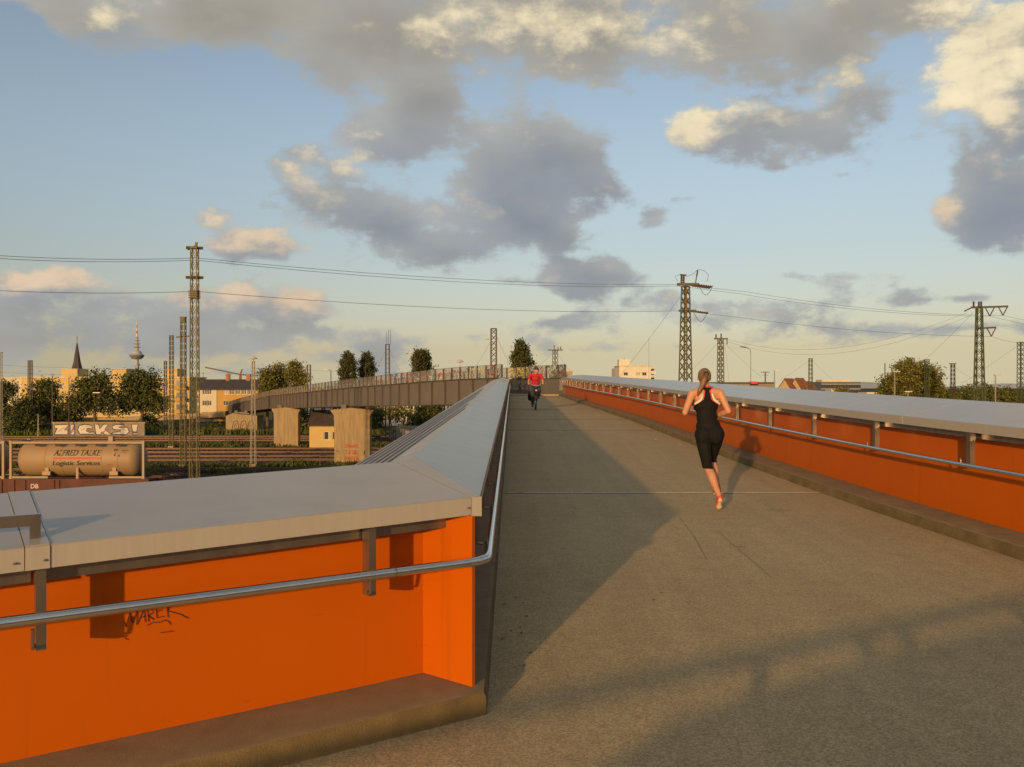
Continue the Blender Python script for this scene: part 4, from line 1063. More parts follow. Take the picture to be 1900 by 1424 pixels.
# slim signal masts and lamp posts
def pole(px, ytop, Y, r_, label, mat='mastgrey', zb=0.0, head=None, name='lamp_post', cat='lamp post', arm=0.0):
    x = X(px, Y); zt_ = Z(ytop, Y); t = thing(name, (x, Y, zb), label, cat, 'poles and lamps of the rail yard')
    m = MB(); m.tube([(x, Y, zb), (x, Y, zb + (zt_ - zb) * 0.5), (x, Y, zt_)], [r_ * 1.3, r_ * 1.1, r_ * 0.8], 8); m.build('pole', mat, t, smooth=True)
    if head == 'flat':
        m = MB(); m.box((x + arm, Y, zt_), (1.1, 0.5, 0.16)); m.build('lamp_head', 'lamp', t)
    elif head == 'mush':
        m = MB(); m.lathe((x, Y, zt_), [(0.08, -0.1), (0.62, 0.0), (0.60, 0.12), (0.3, 0.34), (0.04, 0.42)], 14); m.build('lamp_head', 'lamp', t)
    elif head == 'goose':
        m = MB(); m.tube([(x, Y, zt_ - 0.2), (x - 0.1, Y, zt_ + 0.6), (x - 0.7, Y, zt_ + 0.95), (x - 1.0, Y, zt_ + 1.0)], 0.05, 6); m.build('arm', mat, t)
        m = MB(); m.bar((x - 0.9, Y, zt_ + 1.02), (x - 2.0, Y, zt_ + 1.15), 0.32, 0.16); m.build('lamp_head', 'mastgrey', t)
    elif head == 'arm':
        m = MB(); m.bar((x, Y, zt_), (x - 0.7, Y, zt_ + 0.05), 0.06); m.build('arm', mat, t)
        m = MB(); m.bar((x - 0.6, Y, zt_ + 0.05), (x - 1.4, Y, zt_ + 0.08), 0.3, 0.14); m.build('lamp_head', 'lamp', t)
    elif head == 'cross':
        m = MB(); m.bar((x - 1.2, Y, zt_ - 0.3), (x + 1.2, Y, zt_ - 0.3), 0.1); m.bar((x - 0.9, Y, zt_ - 1.0), (x + 0.9, Y, zt_ - 1.0), 0.1); m.build('crossarm', mat, t)
        for dx in (-1.1, -0.5, 0.5, 1.1):
            insulator(t, (x + dx, Y, zt_ - 0.3), (x + dx, Y, zt_ + 0.15), 0.1, 2)
    return t
pole(97, 697, 145, 0.09, 'slim brown pole left of the graffiti wall', 'post', name='slim_pole', cat='pole')
pole(128, 700, 141, 0.06, 'slim brown pole before the graffiti wall', 'post', name='slim_pole', cat='pole')
pole(71, 768, 140, 0.10, 'short pale leaning post under the trees at far left', 'mastpale', name='slim_pole', cat='pole')
pole(180, 729, 143, 0.05, 'small street lamp before the middle tree', 'mastgrey', head='flat')
pole(614, 687, 170, 0.09, 'street lamp between yellow trees and first poplar', 'mastgrey', head='arm')
pole(678, 672, 160, 0.07, 'thin street lamp before the second poplar', 'mastgrey')
pole(770, 657, 140, 0.07, 'street lamp with curved arm before the third poplar', 'mastgrey', head='arm')
pole(853, 672, 150, 0.10, 'mushroom shaped lamp above the glass railing', 'lamp', head='mush')
pole(805, 678, 220, 0.12, 'far power pole with crossarms right of the third poplar', 'mastgrey', head='cross', name='power_pole', cat='power pole')
pole(1393, 655, 170, 0.05, 'tall gooseneck street lamp right of the runner', 'mastgrey', head='goose')
pole(1420, 690, 260, 0.20, 'far power pole with crossarms right of the runner', 'mastgrey', head='cross', name='power_pole', cat='power pole')
pole(1437, 688, 200, 0.13, 'pale yard lamp left of the gable roofs', 'mastpale', head='flat', arm=0.35)
pole(1642, 674, 180, 0.12, 'rusty slim signal post left of the big round tree', 'rust', name='slim_pole', cat='pole')
pole(1660, 690, 150, 0.11, 'yard lamp in front of the big round tree', 'mastpale', head='flat', arm=0.3)
pole(1847, 696, 150, 0.11, 'yard lamp right of the big right mast', 'mastpale', head='flat', arm=0.35)
pole(1685, 727, 140, 0.10, 'low yard lamp under the big round tree', 'mastpale', head='flat')

# ------------------------------------------------------------------ overhead lines
def wire(pts, label, sag=0.0, r_=0.028, name='power_line', cat='power line', grp='overhead lines'):
    m = MB(); P_ = []
    for a, b, sg in pts:
        for k in range(13):
            u = k / 12; p = a.lerp(b, u); p.z -= 4 * sg * u * (1 - u)
            if P_ and k == 0: continue
            P_.append(p)
    m.tube(P_, r_, 5); o = m.build(name, 'wire', fix=False); return tag(o, label, cat, grp)
def A3(px, py, Y): return at(px, py, Y)
e1 = Vector((m15x + 3.15, 118, b1 - 1.05)); e2 = Vector((m15x + 1.4, 118, b1 - 1.15))
wire([(A3(-160, 463, 52), A3(362, 479, 64), .3), (A3(362, 479, 64), A3(1258, 528, 100), .6), (A3(1336, 533, 100), e1, .8), (e1, A3(2050, 616, 150), .3)], 'topmost power line strung across the sky between the masts', r_=0.017)
wire([(A3(-160, 469, 52), A3(362, 483, 63.4), .3), (A3(362, 483, 63.4), A3(1256, 531, 99.5), .7), (A3(1318, 536, 100), e2, .8), (e2, A3(2050, 626, 150), .3)], 'second power line running just below the topmost one', r_=0.017)
e3 = Vector((m15x + 1.6, 118, b2 - 1.05))
wire([(A3(-160, 531, 52), A3(362, 541, 64), .25), (A3(362, 541, 64), A3(1262, 577, 100), .6), (A3(1310, 581, 100), e3, .6), (e3, A3(1894, 636, 150), .2), (A3(1894, 636, 150), A3(2060, 660, 160), .2)], 'lowest of the three long power lines', r_=0.017)
wire([(Vector((m13x + 1.2, 155, m13t)), A3(1795, 580, 118), 3.2)], 'sagging wire from the middle mast up to the big right mast, upper', r_=0.014)
wire([(Vector((m13x + 1.2, 155, m13t - 0.4)), A3(1800, 586, 118), 3.6)], 'sagging wire from the middle mast up to the big right mast, lower', r_=0.014)
G = 'span wires of the masts'
def guy(a, b, lab, drop=None):
    wire([(a, b, 0.15)], lab, r_=0.015, name='span_wire', cat='span wire', grp=G)
guy(Vector((m12x - 0.4, 100, m12t - 0.8)), A3(1145, 705, 112), 'span wire slanting down left from the big mast behind the runner')
guy(A3(1204, 630, 105), A3(1204, 705, 105), 'thin drop wire hanging left of the big olive mast')
guy(Vector((m13x - 0.5, 155, m13t - 0.6)), A3(1280, 690, 155), 'span wire slanting left from the middle mast')
guy(Vector((m13x + 0.6, 155, m13t - 0.6)), A3(1415, 702, 155), 'span wire slanting right from the middle mast')
guy(A3(1345, 640, 155), A3(1353, 708, 155), 'thin drop wire beside the middle mast')
guy(A3(1500, 670, 190), A3(1448, 705, 190), 'span wire slanting left from the small gable mast')
guy(A3(1508, 670, 190), A3(1545, 705, 190), 'span wire slanting right from the small gable mast')
guy(A3(1806, 580, 118), A3(1716, 668, 165), 'span wire from the big right mast down to the green mast')
guy(A3(1890, 640, 150), A3(1780, 715, 170), 'span wire slanting left from the right edge mast')
guy(A3(1768, 680, 190), A3(1830, 718, 190), 'span wire slanting right from the flat headed mast')
guy(A3(1764, 680, 190), A3(1740, 696, 190), 'span wire slanting left from the flat headed mast')
guy(A3(1600, 712, 240), A3(1900, 706, 240), 'low level wire behind the big round tree')
guy(A3(716, 650, 134), A3(695, 690, 134), 'span wire slanting left from the antenna mast')
guy(A3(723, 650, 134), A3(742, 690, 134), 'span wire slanting right from the antenna mast')
guy(A3(912, 630, 112), A3(884, 678, 112), 'span wire slanting left from the lamp arm mast')
guy(A3(920, 620, 112), A3(945, 675, 112), 'span wire slanting right from the lamp arm mast')
guy(A3(1026, 655, 150), A3(985, 690, 150), 'span wire slanting left from the mast beyond the bend')
guy(A3(1034, 655, 150), A3(1065, 698, 150), 'span wire slanting right from the mast beyond the bend')
guy(A3(-20, 677, 150), A3(330, 688, 150), 'upper level wire over the trees at far left')
guy(A3(-20, 690, 150), A3(200, 697, 150), 'lower level wire over the trees at far left')
guy(A3(520, 685, 170), A3(760, 692, 170), 'level wire behind the two left poplars')
guy(A3(575, 685, 150), A3(588, 718, 150), 'span wire slanting right from the mast near yellow trees')
guy(A3(1055, 702, 150), A3(1260, 706, 150), 'low level wire above the right coping')
for px, py, Y in ((1204, 630, 105), (1716, 660, 165)):
    pass

# ------------------------------------------------------------------ buildings
def facade(mb_, o, u, w, h, holes, dep=0.18):
    """wall sheet with real openings; o = lower-left corner, u = unit vector along the wall; outward normal = u x z reversed"""
    o, u = Vector(o), Vector(u); n = Vector((-u.y, u.x, 0))      # inward
    xs = sorted({0, w, *[a for hh in holes for a in hh[:2]]}); zs = sorted({0, h, *[a for hh in holes for a in hh[2:4]]})
    for i in range(len(xs) - 1):
        for k in range(len(zs) - 1):
            xc, zc = (xs[i] + xs[i + 1]) / 2, (zs[k] + zs[k + 1]) / 2
            if any(a < xc < b and c < zc < d for a, b, c, d in [hh[:4] for hh in holes]): continue
            mb_.add([o + u * xs[i] + Vector((0, 0, zs[k])), o + u * xs[i + 1] + Vector((0, 0, zs[k])), o + u * xs[i + 1] + Vector((0, 0, zs[k + 1])), o + u * xs[i] + Vector((0, 0, zs[k + 1]))], [(0, 1, 2, 3)])
    for a, b, c, d in [hh[:4] for hh in holes]:
        q = [o + u * a + Vector((0, 0, c)), o + u * b + Vector((0, 0, c)), o + u * b + Vector((0, 0, d)), o + u * a + Vector((0, 0, d))]
        for s_, e_ in ((0, 1), (1, 2), (2, 3), (3, 0)):
            mb_.add([q[s_], q[e_], q[e_] + n * dep, q[s_] + n * dep], [(3, 2, 1, 0)])
WINC = {}
def window(parent, o, u, hole, kind='pane', mull=1):
    o, u = Vector(o), Vector(u); n = Vector((-u.y, u.x, 0)); a, b, c, d = hole[:4]; w, h = b - a, d - c
    key = (round(w, 2), round(h, 2), mull)
    if key not in WINC:
        f = MB(); fw = 0.09
        f.box((w / 2, 0, fw / 2), (w, 0.08, fw)); f.box((w / 2, 0, h - fw / 2), (w, 0.08, fw)); f.box((fw / 2, 0, h / 2), (fw, 0.08, h - 2 * fw)); f.box((w - fw / 2, 0, h / 2), (fw, 0.08, h - 2 * fw))
        for q in range(mull): f.box((w * (q + 1) / (mull + 1), 0, h / 2), (fw * 0.8, 0.07, h - 2 * fw))
        g = MB(); g.box((w / 2, 0.03, h / 2), (w - 0.02, 0.02, h - 0.02))
        WINC[key] = (f.mesh('window', 'frame'), g.mesh('pane', 'pane'), g.mesh('pane', 'paneblind'))
    f, g, gb = WINC[key]; rz = math.atan2(u.y, u.x)
    wo_ = inst(f, 'window', parent, o + u * a + n * 0.12 + Vector((0, 0, c)), rz)
    p = bpy.data.objects.new('pane', gb if kind == 'blind' else g); COL.objects.link(p); p.parent = wo_
    return wo_
def block(name, label, x0, x1, Y, h, depth, mat, rows, cols, ww, wh, sill0, sillstep, cat='building', roofmat='roof', parapet=0.4, skip=(), blind=0.2, seed=1, side=None, group=None, zb=0.0, margin=1.2):
    t = thing(name, ((x0 + x1) / 2, Y, zb), label, cat, group); r_ = random.Random(seed)
    W = x1 - x0; holes = []
    for i in range(rows):
        for j in range(cols):
            if (i, j) in skip: continue
            xc = margin + (W - 2 * margin) * (j + 0.5) / cols; z_ = sill0 + i * sillstep
            holes.append((xc - ww / 2, xc + ww / 2, z_, z_ + wh))
    m = MB(); o = Vector((x0, Y, zb)); facade(m, o, (1, 0, 0), W, h, holes)
    m.add([(x0, Y, zb), (x0, Y + depth, zb), (x0, Y + depth, zb + h), (x0, Y, zb + h)], [(0, 1, 2, 3)])
    m.add([(x1, Y, zb), (x1, Y + depth, zb), (x1, Y + depth, zb + h), (x1, Y, zb + h)], [(3, 2, 1, 0)])
    m.add([(x0, Y + depth, zb), (x1, Y + depth, zb), (x1, Y + depth, zb + h), (x0, Y + depth, zb + h)], [(3, 2, 1, 0)])
    m.build('wall', mat, t, fix=False)
    for hh in holes: window(t, o, (1, 0, 0), hh, 'blind' if r_.random() < blind else 'pane')
    if parapet:
        m = MB(); m.box(((x0 + x1) / 2, Y + depth / 2, zb + h + parapet / 2 + 0.002), (W + 0.5, depth + 0.5, parapet)); m.build('roof', roofmat, t)
    return t, o, W
# long yellow apartment block
Yb = 228
bl, o, W = block('apartment_block', 'long yellow apartment block behind the trees at left', X(40, Yb), X(352, Yb), Yb, Z(702, Yb), 12, 'yellow', 3, 12, 1.7, 1.3, 1.2, 3.05, roofmat='cream', parapet=0.35, seed=2)
for a, b in ((110, 140), (204, 231), (300, 326)):
    m = MB(); x0_, x1_ = X(a, Yb), X(b, Yb); m.box(((x0_ + x1_) / 2, Yb + 4, Z(702, Yb) + 1.35), (x1_ - x0_, 6, 1.9)); tw = m.build('roof_house', 'yellow', bl)
    m = MB(); m.box(((x0_ + x1_) / 2, Yb + 4, Z(702, Yb) + 2.38), (x1_ - x0_ + 0.3, 6.3, 0.12)); m.build('roof', 'cream', tw)
xb0 = X(324, Yb)
for i in range(3):    # balconies at the right end of the block
    z_ = 1.0 + 3.05 * i
    m = MB(); m.box((X(338, Yb), Yb - 0.6, z_ + 0.1), (3.2, 1.2, 0.15)); m.box((X(338, Yb), Yb - 1.16, z_ + 0.6), (3.2, 0.06, 0.85)); m.build('balcony', 'ochre', bl)
    m = MB(); m.box((X(338, Yb), Yb - 0.02, z_ + 1.4), (2.9, 0.03, 1.9)); m.build('balcony_door', 'pane', bl)
block('apartment_block', 'pale cream apartment block at the left picture edge', X(-30, Yb), X(38, Yb), Yb + 2, Z(703, Yb + 2), 12, 'cream', 3, 3, 1.5, 1.3, 1.2, 3.05, roofmat='cream', parapet=0.3, seed=3)
# house row with dark roof
Yh = 200
def gable_row(name, label, x0, x1, Y, eave, ridge, depth, mat, rows, cols, seed, cat='house', roofmat='roof', chims=(), ww=1.15, wh=1.2, sill0=1.0, step=2.55, zb=0.0):
    t, o, W = block(name, label, x0, x1, Y, eave - zb, depth, mat, rows, cols, ww, wh, sill0, step, cat, parapet=0, seed=seed, blind=0.3, zb=zb)
    m = MB(); e = 0.35
    for yy0, yy1, zz0, zz1 in ((Y - e, Y + depth / 2, eave - 0.1, ridge), (Y + depth / 2, Y + depth + e, ridge, eave - 0.1)):
        m.prism([(x0 - 0.1, yy0, zz0), (x1 + 0.1, yy0, zz0), (x1 + 0.1, yy1, zz1), (x0 - 0.1, yy1, zz1)], (0, 0, 0.2))
    rf = m.build('roof', roofmat, t)
    m = MB()
    for xx in (x0 + 0.02, x1 - 0.02): m.add([(xx, Y, eave), (xx, Y + depth, eave), (xx, Y + depth / 2, ridge)], [(0, 1, 2)])
    m.build('gable_wall', mat, t, fix=False)
    for cx_ in chims:
        m = MB(); m.box((cx_, Y + depth / 2 - 0.5, ridge + 0.5), (0.9, 0.7, 1.6)); ch = m.build('chimney', 'brick', t)
        m = MB(); m.box((cx_, Y + depth / 2 - 0.5, ridge + 1.36), (1.05, 0.85, 0.12)); m.build('chimney_cap', 'brick', ch)
    return t
gable_row('town_house', 'cream town house with dark roof left of the footbridge end', X(366, Yh), X(402, Yh), Yh, Z(723, Yh), Z(705.5, Yh), 11, 'cream', 3, 2, 5)
gable_row('town_house', 'ochre town house with dark roof and red chimneys behind the footbridge', X(403, Yh), X(480, Yh), Yh, Z(723, Yh), Z(705.5, Yh), 11, 'ochre', 3, 5, 6, chims=(X(410, Yh), X(449, Yh), X(478, Yh)))
# yellow hut beside the track
Yt = 113; hx0, hx1 = X(574, Yt), X(640, Yt)
hut = thing('yellow_hut', ((hx0 + hx1) / 2, Yt, 0), 'small yellow rendered hut with dark roof behind the near pier', 'hut')
hz_e, hz_r = Z(789, Yt), Z(764, Yt)
holes = [(X(600.5, Yt) - hx0, X(610.5, Yt) - hx0, Z(817, Yt), Z(800.5, Yt)), (X(616, Yt) - hx0, X(626, Yt) - hx0, Z(817, Yt), Z(800.5, Yt))]
m = MB(); facade(m, (hx0, Yt, 0), (1, 0, 0), hx1 - hx0, hz_e, holes, 0.2)
m.add([(hx0, Yt, 0), (hx0, Yt + 4.5, 0), (hx0, Yt + 4.5, hz_e), (hx0, Yt + 2.25, hz_r), (hx0, Yt, hz_e)], [(0, 1, 2, 3, 4)])
m.add([(hx1, Yt, 0), (hx1, Yt + 4.5, 0), (hx1, Yt + 4.5, hz_e), (hx1, Yt + 2.25, hz_r), (hx1, Yt, hz_e)], [(4, 3, 2, 1, 0)]); m.build('wall', 'yellow', hut, fix=False)
for hh in holes: window(hut, (hx0, Yt, 0), (1, 0, 0), hh, mull=0)
for yy0, yy1, zz0, zz1 in ((Yt - 0.3, Yt + 2.25, hz_e - 0.15, hz_r), (Yt + 2.25, Yt + 4.8, hz_r, hz_e - 0.15)):
    m = MB(); m.prism([(hx0 - 0.2, yy0, zz0), (hx1 + 0.2, yy0, zz0), (hx1 + 0.2, yy1, zz1), (hx0 - 0.2, yy1, zz1)], (0, 0, 0.12)); m.build('roof', 'roof', hut)
# graffiti wall with white throw-up letters
Yg = 142; gx0, gx1 = X(98, Yg), X(268, Yg); gz = Z(785.5, Yg)
gw = thing('graffiti_wall', ((gx0 + gx1) / 2, Yg, 0), 'long low wall covered in white block graffiti letters under the trees', 'wall')
m = MB(); m.box(((gx0 + gx1) / 2, Yg + 0.2, gz / 2 - 0.05), (gx1 - gx0, 0.4, gz)); wallp = m.build('wall', 'graw', gw)
m = MB(); m.box(((gx0 + gx1) / 2, Yg + 0.2, gz + 0.06), (gx1 - gx0 + 0.3, 0.6, 0.24)); m.build('coping', 'concrete', gw)
GU = (gx1 - gx0) / 170.0; GV = gz / 21.0
def guv(d): return lambda u, v: Vector((gx0 + u * GU, Yg - d, v * GV))
LET = [  # outlines, in picture-like units along (0..170) and up (0..20)
 [(2, 1), (8, 12), (4, 12), (3, 18), (30, 19), (22, 9), (28, 9), (27, 1)],
 [(33, 1), (32, 18), (41, 18), (42, 1)],
 [(50, 2), (46, 9), (49, 17), (60, 19), (72, 17), (73, 11), (64, 12), (62, 8), (68, 5), (76, 6), (76, 2)],
 [(80, 1), (77, 19), (85, 19), (87, 11), (94, 19), (103, 19), (97, 10), (108, 1), (97, 1), (90, 6), (89, 1)],
 [(108, 2), (112, 5), (124, 6), (126, 9), (112, 10), (110, 16), (118, 19), (132, 18), (132, 14), (122, 14), (138, 14), (142, 6), (136, 1)],
 [(148, 6), (146, 19), (158, 19), (156, 6)], [(148, 1), (148, 4), (157, 4), (157, 1)]]
from mathutils.geometry import tessellate_polygon
for pl in LET:
    m = MB(); pv = [guv(0.006)(*p) for p in pl]; tri = tessellate_polygon([pv]); m.add(pv, [tuple(q) for q in tri]); m.build('graffiti_letter', 'spraywhite', wallp, fix=False)
    m = MB(); stroke(m, [*pl, pl[0]], 1.7, guv(0.012)); m.build('graffiti_outline', 'spraydark' if pl is not LET[1] else 'sprayblue', wallp, fix=False)
m = MB()
for u0, v0, u1, v1, w_ in ((10, 6, 22, 14, 1.0), (34, 4, 40, 15, 3.5), (52, 8, 60, 12, .8), (92, 3, 99, 9, 2.2), (118, 8, 126, 6, 2.5), (60, 15, 70, 14, .7), (136, 8, 128, 12, .8)):
    stroke(m, [(u0, v0), ((u0 + u1) / 2, (v0 + v1) / 2 + 0.5), (u1, v1)], w_, guv(0.018))
m.build('graffiti_outline', 'spraybrown', wallp, fix=False)
# bridge abutment with outline graffiti
Ya = 150; ax0, ax1 = X(419, Ya), X(477, Ya)
ab = thing('bridge_abutment', ((ax0 + ax1) / 2, Ya, 0), 'pale abutment block with outlined graffiti under the far footbridge end', 'abutment')
m = MB(); m.prism([(ax0, Ya, -0.2), (ax1, Ya, -0.2), (ax1, Ya, Z(772, Ya)), (ax0 + 1, Ya, Z(768, Ya)), (ax0, Ya, Z(772, Ya))], (0, 4, 0)); abw = m.build('wall', 'concrete', ab)
m = MB(); auv = lambda u, v: Vector((X(430, Ya) + u, Ya - 0.01, 0.35 + v))
for k, u0 in enumerate((0, 1.35, 2.6)):
    stroke(m, [(u0, 0), (u0 + 0.3, 1.5), (u0 + 0.9, 1.7), (u0 + 1.2, 0.9), (u0 + 1.1, 0.1), (u0 + 0.6, 0.3), (u0, 0)], 0.12, auv); stroke(m, [(u0 + 0.4, 0.6), (u0 + 0.7, 1.2)], 0.1, auv)
m.build('graffiti', 'spraydark', abw, fix=False)
# low retaining walls and sheds under the ramp
m = MB(); m.box(((X(180, 190) + X(415, 190)) / 2, 190, Z(790, 190) / 2), (X(415, 190) - X(180, 190), 1.0, Z(783, 190))); o = m.build('retaining_wall', 'concrete'); tag(o, 'long low concrete wall below the ramp in front of the houses', 'wall')
m = MB(); m.box((X(25, 170), 170, 0.9), (8, 3, 2.2)); m.build('shed_wall', 'white') ; o = bpy.data.objects['shed_wall']; tag(o, 'low white wall seen behind the trunks at far left', 'wall')
# white buildings seen under the footbridge
block('apartment_block', 'white sunlit apartment block seen under the footbridge right of the near pier', X(690, 178), X(845, 178), 178, Z(724, 178), 12, 'white', 3, 12, 1.2, 1.3, 0.9, 2.35, roofmat='roof', parapet=0.3, seed=8, margin=0.5)
block('apartment_block', 'white apartment block seen under the footbridge behind the hut', X(560, 250), X(640, 250), 250, Z(730, 250), 12, 'white', 3, 7, 1.5, 1.4, 1.0, 2.6, roofmat='roof', parapet=0.3, seed=9, margin=0.5)
# small things by the far track right of the near pier
m = MB(); m.box((X(760, 130), 130, 1.0), (3.8, 1.2, 2.0)); o = m.build('relay_box', 'mastpale'); tag(o, 'pale relay cabinet beside the tracks right of the near pier', 'cabinet')
m = MB(); m.box((X(38, 146), 146, 0.8), (0.9, 0.6, 1.6)); o = m.build('relay_box', 'mastpale'); tag(o, 'small pale relay cabinet under the trees at far left', 'cabinet')
# pale fence by the far track
fn = thing('steel_fence', (X(735, 128), 128, 0), 'pale steel fence beside the mast feet right of the near pier', 'fence')
for k in range(9):
    xx = X(724 + k * 4, 128); m = MB(); m.box((xx, 128, 0.9), (0.08, 0.08, 1.8)); m.build('post', 'mastpale', fn)
for zz in (0.5, 1.6):
    m = MB(); m.box((X(740, 128), 128.06, zz), (2.7, 0.04, 0.06)); m.build('rail', 'mastpale', fn)
# right-hand skyline
Yw = 300
wb_, o, W = block('apartment_block', 'white flat roofed apartment block on the skyline left of the big mast', X(1149, Yw), X(1208, Yw), Yw, Z(680, Yw), 14, 'white', 4, 4, 1.5, 1.2, 3.0, 2.9, roofmat='cream', parapet=0.3, seed=12, skip=((3, 1), (2, 0)))
zr = Z(680, Yw)
m = MB(); m.box((X(1149, Yw) + 2, Yw + 4, zr + 1.35), (3.8, 5, 2.1)); m.build('roof_house', 'white', wb_)
for i in range(4):
    m = MB(); m.box((X(1212, Yw), Yw + 1, zr - 0.7 - 2.9 * i), (1.5, 3.5, 0.18)); m.box((X(1212, Yw), Yw - 0.7, zr - 0.3 - 2.9 * i - 1.8), (1.5, 0.08, 1.1)); m.build('balcony', 'white', wb_)
    m = MB(); m.box((X(1212, Yw), Yw + 2.4, zr - 1.9 - 2.9 * i), (1.4, 0.1, 2.0)); m.build('balcony_door', 'pane', wb_)
m = MB(); m.add([(X(1149, Yw), Yw, 0), (X(1135, 345), 345, 0), (X(1135, 345), 345, zr), (X(1149, Yw), Yw, zr)], [(0, 1, 2, 3)]); m.build('wall', 'cream', wb_, fix=False)
for dx in (0, 1.0): 
    m = MB(); m.bar((X(1160, Yw) + dx, Yw + 3, zr), (X(1160, Yw) + dx, Yw + 3, zr + 3.4 - dx), 0.08); m.bar((X(1160, Yw) + dx - .5, Yw + 3, zr + 2.4), (X(1160, Yw) + dx + .5, Yw + 3, zr + 2.4), 0.06); m.build('antenna', 'mastgrey', wb_)
block('warehouse', 'low beige building beyond the bend in the deck', X(1022, 170), X(1062, 170), 170, Z(690, 170), 8, 'gable', 3, 3, 1.2, 1.2, 1.0, 2.9, roofmat='cream', parapet=0.25, seed=13)
fb_, o, W = block('warehouse', 'long flat dark roofed shed on the skyline right of the runner', X(1300, 230), X(1436, 230), 230, Z(712, 230), 12, 'graw', 2, 12, 1.6, 1.0, 2.5, 3.2, roofmat='roof', parapet=0.35, seed=14)
m = MB(); m.box((X(1398, 228), 228, Z(710.5, 228)), (1.9, 1.0, 0.6)); m.build('roof_house', 'red', fb_)
Yr = 250
for i, (a, b, e_, r_) in enumerate(((1444, 1482, 722, 704), (1470, 1502, 722, 703), (1490, 1530, 724, 709))):
    lab = ('ochre gabled house with red roof, leftmost of the skyline row', 'middle gabled house with red roof on the skyline', 'lower gabled house with red roof, nearest the dark office')[i]
    t = thing('gabled_house', (X((a + b) / 2, Yr), Yr, 0), lab, 'house', 'gabled houses on the right skyline')
    xa, xb_, ze, zr_ = X(a, Yr), X(b, Yr), Z(e_, Yr), Z(r_, Yr); xb_ = xa + (X(22 + 950, Yr)); xm = (xa + xb_) / 2
    Y0 = Yr + i * 3; EX = 4.5
    m = MB(); m.prism([(xa, Y0, 0), (xb_, Y0, 0), (xb_, Y0, ze), (xm, Y0, zr_), (xa, Y0, ze)], (EX, 6, 0)); m.build('wall', 'gable', t)
    m = MB(); m.prism([(xm, Y0 - 0.3, zr_ + 0.02), (xb_ + 0.4, Y0 - 0.3, ze - 0.2), (xb_ + 0.4, Y0 - 0.3, ze + 0.05), (xm, Y0 - 0.3, zr_ + 0.27)], (EX, 6.4, 0)); m.build('roof', 'roofred', t)
    m = MB(); m.prism([(xm, Y0 - 0.3, zr_ + 0.02), (xa - 0.4, Y0 - 0.3, ze - 0.2), (xa - 0.4, Y0 - 0.3, ze + 0.05), (xm, Y0 - 0.3, zr_ + 0.27)], (EX, 6.4, 0)); m.build('roof', 'roofred', t)
    for q in range(7):
        u = 0.08 + q * 0.14; px_, pz_ = xm + (xb_ - xm) * u, zr_ + (ze - zr_) * u
        u = 0.06 + q * 0.15; m = MB(); m.bar((xm + EX * u, Y0 + 6.4 * u - 0.3, zr_ + 0.30), (xb_ + 0.4 + EX * u, Y0 + 6.4 * u - 0.3, ze + 0.10), 0.16, 0.12); m.build('roof_rib', 'roofred', t)
Yo = 350
of = thing('office_building', (X(1560, Yo), Yo, 0), 'dark glazed flat office building left of the big round tree', 'office')
xa, xb_ = X(1523, Yo), X(1597, Yo)
m = MB(); m.box(((xa + xb_) / 2, Yo + 6, Z(709, Yo) / 2), (xb_ - xa, 12, Z(709, Yo))); m.build('wall', 'office', of)
for i in range(3):
    zf_ = Z(709, Yo) - 0.9 - i * 1.9
    m = MB(); m.box(((xa + xb_) / 2, Yo - 0.06, zf_), (xb_ - xa - 0.3, 0.1, 0.28)); m.build('floor_band', 'tower', of)
    for q in range(16):
        m = MB() if q == 0 else m
        if q == 0: m.box((0, 0, 0), ((xb_ - xa) / 16 - 0.16, 0.06, 1.3)); pme = m.mesh('window', 'pane')
        inst(pme, 'window', of, (xa + (xb_ - xa) * (q + 0.5) / 16, Yo - 0.04, zf_ - 0.85))
m = MB(); m.box(((xa + xb_) / 2 - 1, Yo + 6, Z(707, Yo)), ((xb_ - xa) * 0.72, 7, 0.9)); m.build('roof_house', 'cream', of)
m = MB(); m.box((X(1617, 240), 240, Z(728, 240) / 2), (5.0, 6, Z(728, 240))); m.build('warehouse', 'cream'); o = bpy.data.objects['warehouse.002'] if 'warehouse.002' in bpy.data.objects else bpy.context.scene.objects[-1]; tag(o, 'low cream flat building between dark office and round tree', 'building')
m = MB(); m.box((X(1548, 300), 300, Z(722, 300) / 2), (4.2, 6, Z(722, 300))); o = m.build('kiosk_building', 'cream'); tag(o, 'small cream house in front of the dark office', 'building')

# church spire, television tower, crane
Yc = 937; cx_ = X(143, Yc)
ch = thing('church_tower', (cx_, Yc, 0), 'dark slate church spire above the apartment roofs', 'church tower')
s_ = Yc / F
m = MB(); m.lathe((cx_, Yc, Z(692, Yc)), [(12.5 * s_, 0), (10.5 * s_, 5 * s_), (6.5 * s_, 20 * s_), (1.2 * s_, 54 * s_), (0.5 * s_, 56 * s_)], 8); m.build('spire', 'slate', ch)
m = MB(); m.lathe((cx_, Yc, 0), [(11.5 * s_, 0), (11.5 * s_, Z(692, Yc) - 0.01)], 8); m.build('tower', 'brick', ch)
m = MB(); m.bar((cx_, Yc, Z(637, Yc)), (cx_, Yc, Z(624, Yc)), 0.35); m.bar((cx_ - 1.3, Yc, Z(628, Yc)), (cx_ + 1.3, Yc, Z(628, Yc)), 0.3); m.build('cross', 'slate', ch)
Yv = 2800; vx = X(254, Yv); k_ = Yv / F
tv = thing('television_tower', (vx, Yv, 0), 'tall concrete television tower with red and white mast', 'tower')
def zz_(py): return Z(py, Yv)
m = MB(); m.lathe((vx, Yv, 0), [(5.5 * k_, 0), (3.2 * k_, zz_(666))], 16); m.build('shaft', 'tower', tv)
